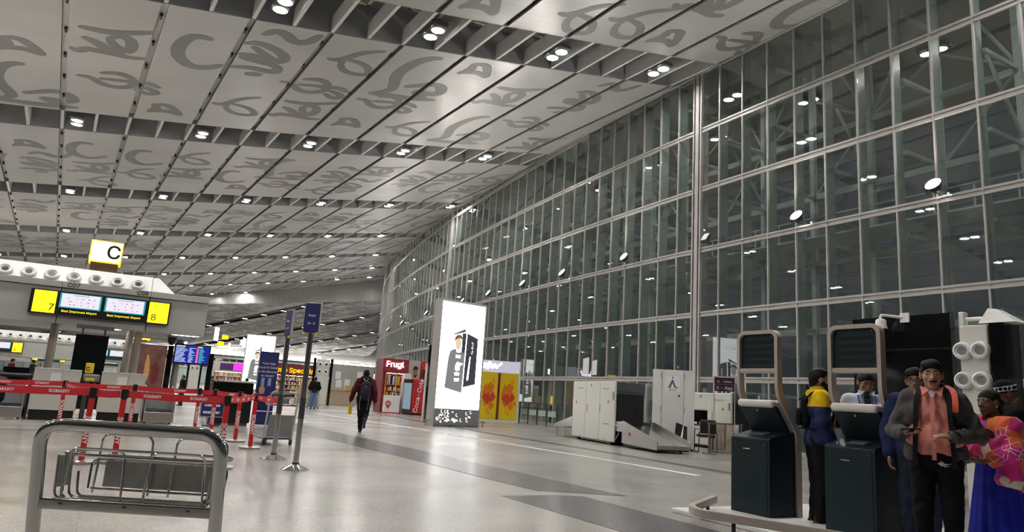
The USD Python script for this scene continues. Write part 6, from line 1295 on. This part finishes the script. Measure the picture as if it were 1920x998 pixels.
# 2 --- officer behind the right kiosk
def ex_off(t, L, s, g, hc, R, torso):
    strap(t, [L((0, .085, 1.455)), L((0, .155, 1.34)), L((0, .172, 1.15)), L((0, .165, 1.0))], 'tie_cloth', .030, .006, 'tie'); m = MB(); m.hexa([(c[0], c[1], c[2]) for c in [L((-.02, .09, 1.43)), L((.02, .09, 1.43)), L((.02, .125, 1.43)), L((-.02, .125, 1.43)), L((-.03, .08, 1.475)), L((.03, .08, 1.475)), L((.03, .105, 1.475)), L((-.03, .105, 1.475))]]); obj('tie_knot', m, 'tie_cloth', t)
    for sx in (-1, 1): strap(t, [L((sx * .075, -.02, 1.475)), L((sx * .09, .09, 1.42)), L((sx * .06, .165, 1.25)), L((sx * .012, .182, 1.06))], 'lanyard_blue', .008, .004, 'lanyard')
    m = MB(); c = L((0, .19, 1.0)); m.rbox(c[0] - .04, c[0] + .04, c[1] - .004, c[1] + .004, c[2] - .05, c[2] + .05, .004, 2); obj('badge', m, 'lanyard_blue', t)
    for sx in (-1, 1):
        m = MB(); c = L((sx * .10, .150, 1.25)); m.rbox(c[0] - .05, c[0] + .05, c[1] - .006, c[1] + .012, c[2] - .06, c[2] + .045, .005, 2); m.rbox(c[0] - .052, c[0] + .052, c[1], c[1] + .017, c[2] + .02, c[2] + .05, .005, 2); obj('pocket', m, 'white_cloth', t)
        m = MB(); a = [L((sx * .015, .075, 1.475)), L((sx * .085, .06, 1.49)), L((sx * .075, .125, 1.425))]; m.hexa([*[tuple(v) for v in (a[0], a[1], a[2], a[0])], *[tuple(v + np.array([0, .008, .012])) for v in (a[0], a[1], a[2], a[0])]]); obj('collar', m, 'white_cloth', t)
    m = MB(); m.rbox(-.09 + g['wrR'][0] - .08, .06 + g['wrR'][0] - .08, g['wrR'][1] + .06, g['wrR'][1] + .08, g['wrR'][2] - .02, g['wrR'][2] + .20, .006, 2); obj('held_folder', m, 'paper', t)
person((7.78, 5.12, 0), at_cam(7.78, 5.12) + .1, 1.76, 'officer in white shirt, dark tie and blue lanyard behind the right kiosk', dict(head=(.25, -.38, 0), elR=(.27, .02, 1.10), wrR=(.12, .26, 1.02), handR=((-.8, .5, 0), (0, 0, 1), .5), elL=(-.28, .02, 1.10), wrL=(-.20, .24, .98), handL=((.5, .8, 0), (0, 0, 1), .5)), 'skin_brown', 'white_cloth', 'dark_jeans', style=dict(top='shirt', crisp=1), sleeve=.5, extra=ex_off)
# 3 --- man with glasses behind
def ex_gl(t, L, s, g, hc, R, torso):
    V, F = solid([cap(L((-.03, -.03, 1.44)), L((.03, -.03, 1.44)), .085 * s, .085 * s)], .012, .02, .004, .003, 0, lambda p: np.maximum(p[:, 2] - 1.50 * s, 1.40 * s - p[:, 2])); obj('collar', (V, F), 'navy_cloth', t, smooth=True)
person((7.08, 4.12, 0), at_cam(7.08, 4.12), 1.74, 'man with glasses and dark blue jacket behind the man in pink shirt', dict(elR=(.26, -.02, 1.11), head=(-.1, -.05, .05)), 'skin_brown', 'navy_cloth', 'dark_jeans', style=dict(glasses=1, quiff=1), extra=ex_gl, bulk=.012)
# 4 --- man in pink shirt, open grey jacket
def ex_pink(t, L, s, g, hc, R, torso):
    # open jacket: shell cut away in front, sleeves to the wrists
    tp = [cap(L((-.085, -.01, .96)), L((.085, -.01, .96)), .135 * s, None, 1.1, (0, 1, 0)), cap(L((-.095, -.01, 1.27)), L((.095, -.01, 1.27)), .135 * s, None, 1.15, (0, 1, 0)), cap(L((-.16, -.015, 1.39)), L((.16, -.015, 1.39)), .066 * s)]
    for q in 'RL':
        sh, el, wr = g['sh' + q], g['el' + q], g['wr' + q]; tp += [cap(sh, el, .052 * s, .046 * s), cap(el, el + (wr - el) * .93, .045 * s, .035 * s)]
    def cut(p): return np.maximum(np.maximum(.80 * s - p[:, 2], p[:, 2] - 1.49 * s), np.minimum(.095 * s + .05 * (1.45 * s - p[:, 2]) - np.abs(p[:, 0] + .0), p[:, 1] - .045) * np.where((p[:, 2] < 1.5) & (np.abs(p[:, 0]) < .17) & (p[:, 1] > .04), 1, 0) + np.where((p[:, 2] < 1.5) & (np.abs(p[:, 0]) < .17) & (p[:, 1] > .04), 0, -1))
    V, F = solid(tp, .012, .03, .017, .007, 7, cut); obj('jacket', (V, F), 'charcoal_cloth', t, smooth=True)
    for sx in (-1, 1):
        strap(t, [L((sx * .06, -.075, 1.50)), L((sx * .095, .01, 1.485)), L((sx * .115, .11, 1.38)), L((sx * .125, .150, 1.2)), L((sx * .14, .150, .84))], 'dark_lining', .018, .010, 'jacket_edge')
        m = MB(); w = g['wr' + 'LR'[sx > 0]]; e = g['el' + 'LR'[sx > 0]]; d = (w - e) / np.linalg.norm(w - e); m.tube([w - d * .045, w - d * .005], [.050 * s, .046 * s], 16); obj('cuff', m, 'dark_lining', t, smooth=40)
        m = MB(); a = [L((sx * .012, .075, 1.455)), L((sx * .085, .055, 1.485)), L((sx * .07, .135, 1.40))]; m.hexa([*[tuple(v) for v in (a[0], a[1], a[2], a[0])], *[tuple(v + np.array([0, .010, .012])) for v in (a[0], a[1], a[2], a[0])]]); obj('shirt_collar', m, 'pink_cloth', t)
    V, F = solid([cap(L((-.07, -.06, 1.47)), L((.07, -.06, 1.47)), .062 * s, .062 * s), cap(L((-.06, -.10, 1.44)), L((.06, -.10, 1.44)), .06 * s)], .012, .02, .0, .004); obj('jacket_hood', (V, F), 'dark_lining', t, smooth=True)
    m = MB(); c = L((0, .100, 1.41)); m.prism([(-.035, .05), (.035, .05), (0, -.03)], 0, .004, frame(c, (-1, 0, 0), (0, -.35, 1))); obj('vest', m, 'white_cloth', t)
    strap(t, [L((0.0, .13, 1.40)), L((0, .172, 1.25)), L((0, .195, 1.08)), L((0, .185, .90))], 'pink_cloth', .016, .003, 'placket')
    strap(t, [L((-.10, -.02, 1.50)), L((-.155, .07, 1.46)), L((-.165, .135, 1.36)), L((-.16, .15, 1.29))], 'orange_strap', .022, .008, 'pack_strap'); strap(t, [L((-.16, .15, 1.24)), L((-.17, .12, 1.05)), L((-.19, -.04, 1.0))], 'black_cloth', .014, .006, 'pack_strap')
    V, F = solid([cap(L((0, -.25, 1.02)), L((0, -.25, 1.33)), .15 * s, .14 * s, 1.4, (0, 1, 0))], .016, .03); obj('backpack', (V, F), 'orange_strap', t, smooth=True)
    w = np.asarray(g['wrR']); phone(t, w + np.array([-.05, .085, .028]), (-.9, .35, .10), (0, -.3, 1))
    m = MB(); w = g['wrL']; e = g['elL']; d = (w - e) / np.linalg.norm(w - e); m.tube([w - d * .004, w + d * .018], [.033 * s, .033 * s], 14); obj('wristband', m, 'black_plastic', t)
person((6.23, 3.48, 0), at_cam(6.23, 3.48) - .05, 1.74, 'man with moustache in pink shirt and open grey jacket holding a phone', dict(elR=(.30, -.02, 1.11), wrR=(.20, .22, 1.10), handR=((-.75, .6, .05), (0, .1, 1), .45), elL=(-.31, -.02, 1.11), wrL=(-.13, .24, 1.09), handL=((.92, .35, .05), (0, -.4, -1), .8), head=(.12, .0, .03), hem=-.03), 'skin_mid', 'pink_cloth', 'black_cloth', style=dict(moustache=1, quiff=1, top='shirt', sl=.042), sleeve=.5, extra=ex_pink, belly=.03, res=.012)
# 5 --- woman in shawl and blue saree
def ex_wo(t, L, s, g, hc, R, torso):
    # saree: a skirt flaring to the floor with pleats
    n = 72; v = []; f = []; zs = [.005, .25, .55, .85, 1.02]
    for k, z in enumerate(zs):
        for j in range(n):
            a = 2 * PI * j / n; r = .165 + (1.02 - z) * .13; pl = .016 * (1.05 - z) * math.sin(a * 15 + z * 2) * 1.3; v.append((*((r + pl) * np.array([math.cos(a) * 1.02, math.sin(a) * .92]) * s), z * s))
    for k in range(len(zs) - 1):
        for j in range(n): q = (k * n + j, k * n + (j + 1) % n, (k + 1) * n + (j + 1) % n, (k + 1) * n + j); f += [(q[0], q[1], q[2]), (q[0], q[2], q[3])]
    obj('saree', (np.array(v), np.array(f)), 'saree_blue', t, smooth=True)
    # shawl: heavy cloth over both shoulders, hanging to the hip at the right, fringed hem
    tp = [cap(L((-.10, -.01, 1.13)), L((.10, -.01, 1.13)), .165 * s, None, 1.05, (0, 1, 0)), cap(L((-.15, -.01, 1.34)), L((.15, -.01, 1.34)), .10 * s), cap(L((-.05, -.05, 1.42)), L((.05, -.05, 1.42)), .085 * s), cap(g['shR'], g['elR'], .085 * s, .085 * s), cap(g['shL'], g['elL'], .085 * s, .09 * s), cap(g['elL'], g['elL'] + (g['wrL'] - g['elL']) * .55, .075 * s, .065 * s), cap(g['elL'] + np.array([0, -.02, 0]), g['elL'] + np.array([0.02, .03, -.22]) * s, .085 * s, .10 * s), cap(L((.0, -.10, 1.1)), L((-.1, -.10, .82)), .14 * s, .15 * s, 1.2, (0, 1, 0))]
    V, F = solid(tp, .012, .05, .012, .008, 4, lambda p: np.maximum(.80 * s + .20 * p[:, 1] - p[:, 2], p[:, 2] - 1.46 * s)); obj('shawl', (V, F), 'shawl_print', t, smooth=True)
    pts = [hc * 0 + np.array([sx * .082, -.002, -.038]) for sx in (-1, 1)]
    m = MB(); [m.raw(np.array(trimesh.creation.icosphere(1, .008).vertices) + hc + R @ (q * s), trimesh.creation.icosphere(1, .008).faces) for q in pts]; obj('earring', m, 'yellow_paint', t, kind='stuff')
    V, F = solid([cap(hc + R @ np.array([.0, -.105, -.09]) * s, hc + R @ np.array([.0, -.11, -.03]) * s, .03, .035)], .008, .02, 0, .003); obj('ponytail', (V, F), 'hair_black', t, smooth=True)
    w = np.asarray(g['wrL']); m = MB()
    for k, (a, b_) in enumerate(((.0, .0), (.03, -.045))):
        c = w + np.array([.04, .10 + a, .02 - b_ * .3]); m = MB(); u = np.array([.15, .95, -.22 + .5 * b_]); sd = np.array([.9, -.1, .35]); q = [c - sd * .09, c + sd * .09, c + sd * .09 + u * .24, c - sd * .09 + u * .24]; m.hexa([tuple(x) for x in q] + [tuple(x + np.array([0, 0, .002])) for x in q]); obj('paper_sheet', m, 'paper', t)
person((6.76, 3.27, 0), heading(-.86, .36), 1.53, 'woman in a bright floral shawl and blue saree holding papers, facing left', dict(elR=(.23, .05, 1.12), wrR=(.10, .30, 1.06), handR=((-.3, .9, .1), (0, 0, 1), .5), elL=(-.24, .03, 1.10), wrL=(-.17, .30, 1.03), handL=((.15, .95, .1), (.4, 0, 1), .55), head=(.08, -.10, 0)), 'skin_dark', 'maroon_cloth', None, style=dict(bun=1, top='blouse'), sleeve=.5, extra=ex_wo, res=.012)
# 6 --- man in a beanie
def ex_be(t, L, s, g, hc, R, torso):
    tr = lambda v: hc + s * (np.asarray(v) @ R.T)
    V, F = solid([ell((0, -.018, .042), (.088, .108, .098))], .006, .02, 0, .001, 0, lambda p: .012 - (p @ np.array([0, -.25, .97], np.float32))); bn = obj('beanie', (tr(V), F), 'black_cloth', t, smooth=True)
    for z, r in ((.030, .1), (.072, .1)):
        m = MB(); m.tube([tr(np.array([.0905 * math.cos(a) * (1 - 1.2 * (z - .03)), -.018 + .1105 * math.sin(a) * (1 - 1.2 * (z - .03)), z + .26 * (.11 * math.sin(a))])) for a in np.linspace(0, 2 * PI, 33)], .004, 6, False); obj('knit_stripe', m, 'white_cloth', bn)
    m = MB()
    for k, ch in enumerate('ELITE'):
        a = math.radians(-28 + (k - 2) * 19); nrm = np.array([math.cos(a), math.sin(a), .12]); o = np.array([.0925 * math.cos(a), -.018 + .1125 * math.sin(a), .038 + .26 * .11 * math.sin(a)]); T = frame(tr(o), R @ np.cross([0, 0, 1.], nrm), R @ np.array([0, 0, 1.])); m.text(ch, .028 * s, T, .003, True)
    obj('beanie_text', m, 'white_print', bn)
person((7.62, 3.58, 0), heading(.80, -.55), 1.66, 'man in a black lettered beanie behind the woman in the shawl', dict(head=(-.05, -.05, 0)), 'skin_dark', 'black_cloth', 'dark_jeans', style=dict(hair='none'), extra=ex_be, bulk=.012)
# 7 --- walking man with backpack seen from behind
def ex_wk(t, L, s, g, hc, R, torso):
    backpack(t, L, s, 'pack_cloth', c=(.02, -.24, 1.17))
    V, F = solid([cap(L((-.08, -.05, 1.46)), L((.08, -.05, 1.46)), .072 * s), cap(L((-.05, -.11, 1.42)), L((.05, -.11, 1.42)), .065 * s)], .014, .02, 0, .003); obj('hood', (V, F), 'black_cloth', t, smooth=True)
    for sx in (-1, 1): strap(t, [L((sx * .07, -.16, 1.45)), L((sx * .02, -.2, 1.42)), L((sx * .02, -.34, 1.25))], 'white_cloth', .008, .003, 'pack_trim'); strap(t, [L((sx * .10, -.30, 1.0)), L((sx * .12, -.26, .8)), L((sx * .10, -.24, .62))], 'mid_grey', .008, .003, 'hanging_strap')
    w = g['wrL']; m = MB(); m.rbox(w[0] - .05, w[0] + .05, w[1] - .02, w[1] + .06, w[2] - .40, w[2] - .16, .03, 3); obj('yellow_bag', m, 'yellow_cloth', t); m = MB(); m.tube([w + np.array([0, .02, -.08]), w + np.array([0, .02, -.18])], .01, 6); obj('bag_loop', m, 'white_cloth', t)
person((6.45, 19.35, 0), heading(.30, .95), 1.74, 'walking man with dark backpack and maroon sleeves seen from behind', dict(ankR=(.06, -.34, .34), kneeR=(.08, .0, .50), toeR=(0, .3, -1), ankL=(-.03, .04, .085), kneeL=(-.06, .06, .48), elR=(.27, -.06, 1.12), wrR=(.30, .02, .86), elL=(-.29, -.04, 1.12), wrL=(-.35, .06, .87), lean=(0, .05)), 'skin_dark', 'maroon_cloth', 'black_cloth', style=dict(lowres=0), extra=ex_wk, bulk=.014, res=.016)
# 8 --- man pushing a trolley
person((9.62, 37.0, 0), heading(.25, .97), 1.66, 'man in a dark hoodie and blue jeans pushing a trolley away down the hall', dict(elR=(.27, -.02, 1.14), wrR=(.24, .24, 1.04), elL=(-.27, -.02, 1.14), wrL=(-.24, .24, 1.04), ankL=(-.09, .1, .085), ankR=(.09, -.1, .085)), 'skin_brown', 'black_cloth', 'denim', style=dict(lowres=1), bulk=.014, res=.02)
# 9 --- small people beyond the counters
for x, y, hd, H_, tp, bt, lab in ((3.05, 33.6, 2.0, 1.30, 'black_cloth', 'dark_jeans', 'small person in dark clothes under the flight board, left one'), (4.15, 33.2, -2.2, 1.34, 'navy_cloth', 'black_cloth', 'small person in navy under the flight board, right one'), (-3.2, 44.0, 1.2, 1.62, 'black_cloth', 'dark_jeans', 'small person in black behind the left cream counter'), (-4.0, 43.0, -1.0, 1.60, 'maroon_cloth', 'dark_jeans', 'small person in dark red behind the counter at the left edge'), (6.1, 36.2, .6, 1.36, 'charcoal_cloth', 'dark_jeans', 'small person in grey right of the flight board posts')):
    person((x, y, 0), hd, H_, lab, {}, 'skin_brown', tp, bt, style=dict(lowres=1), res=.026)
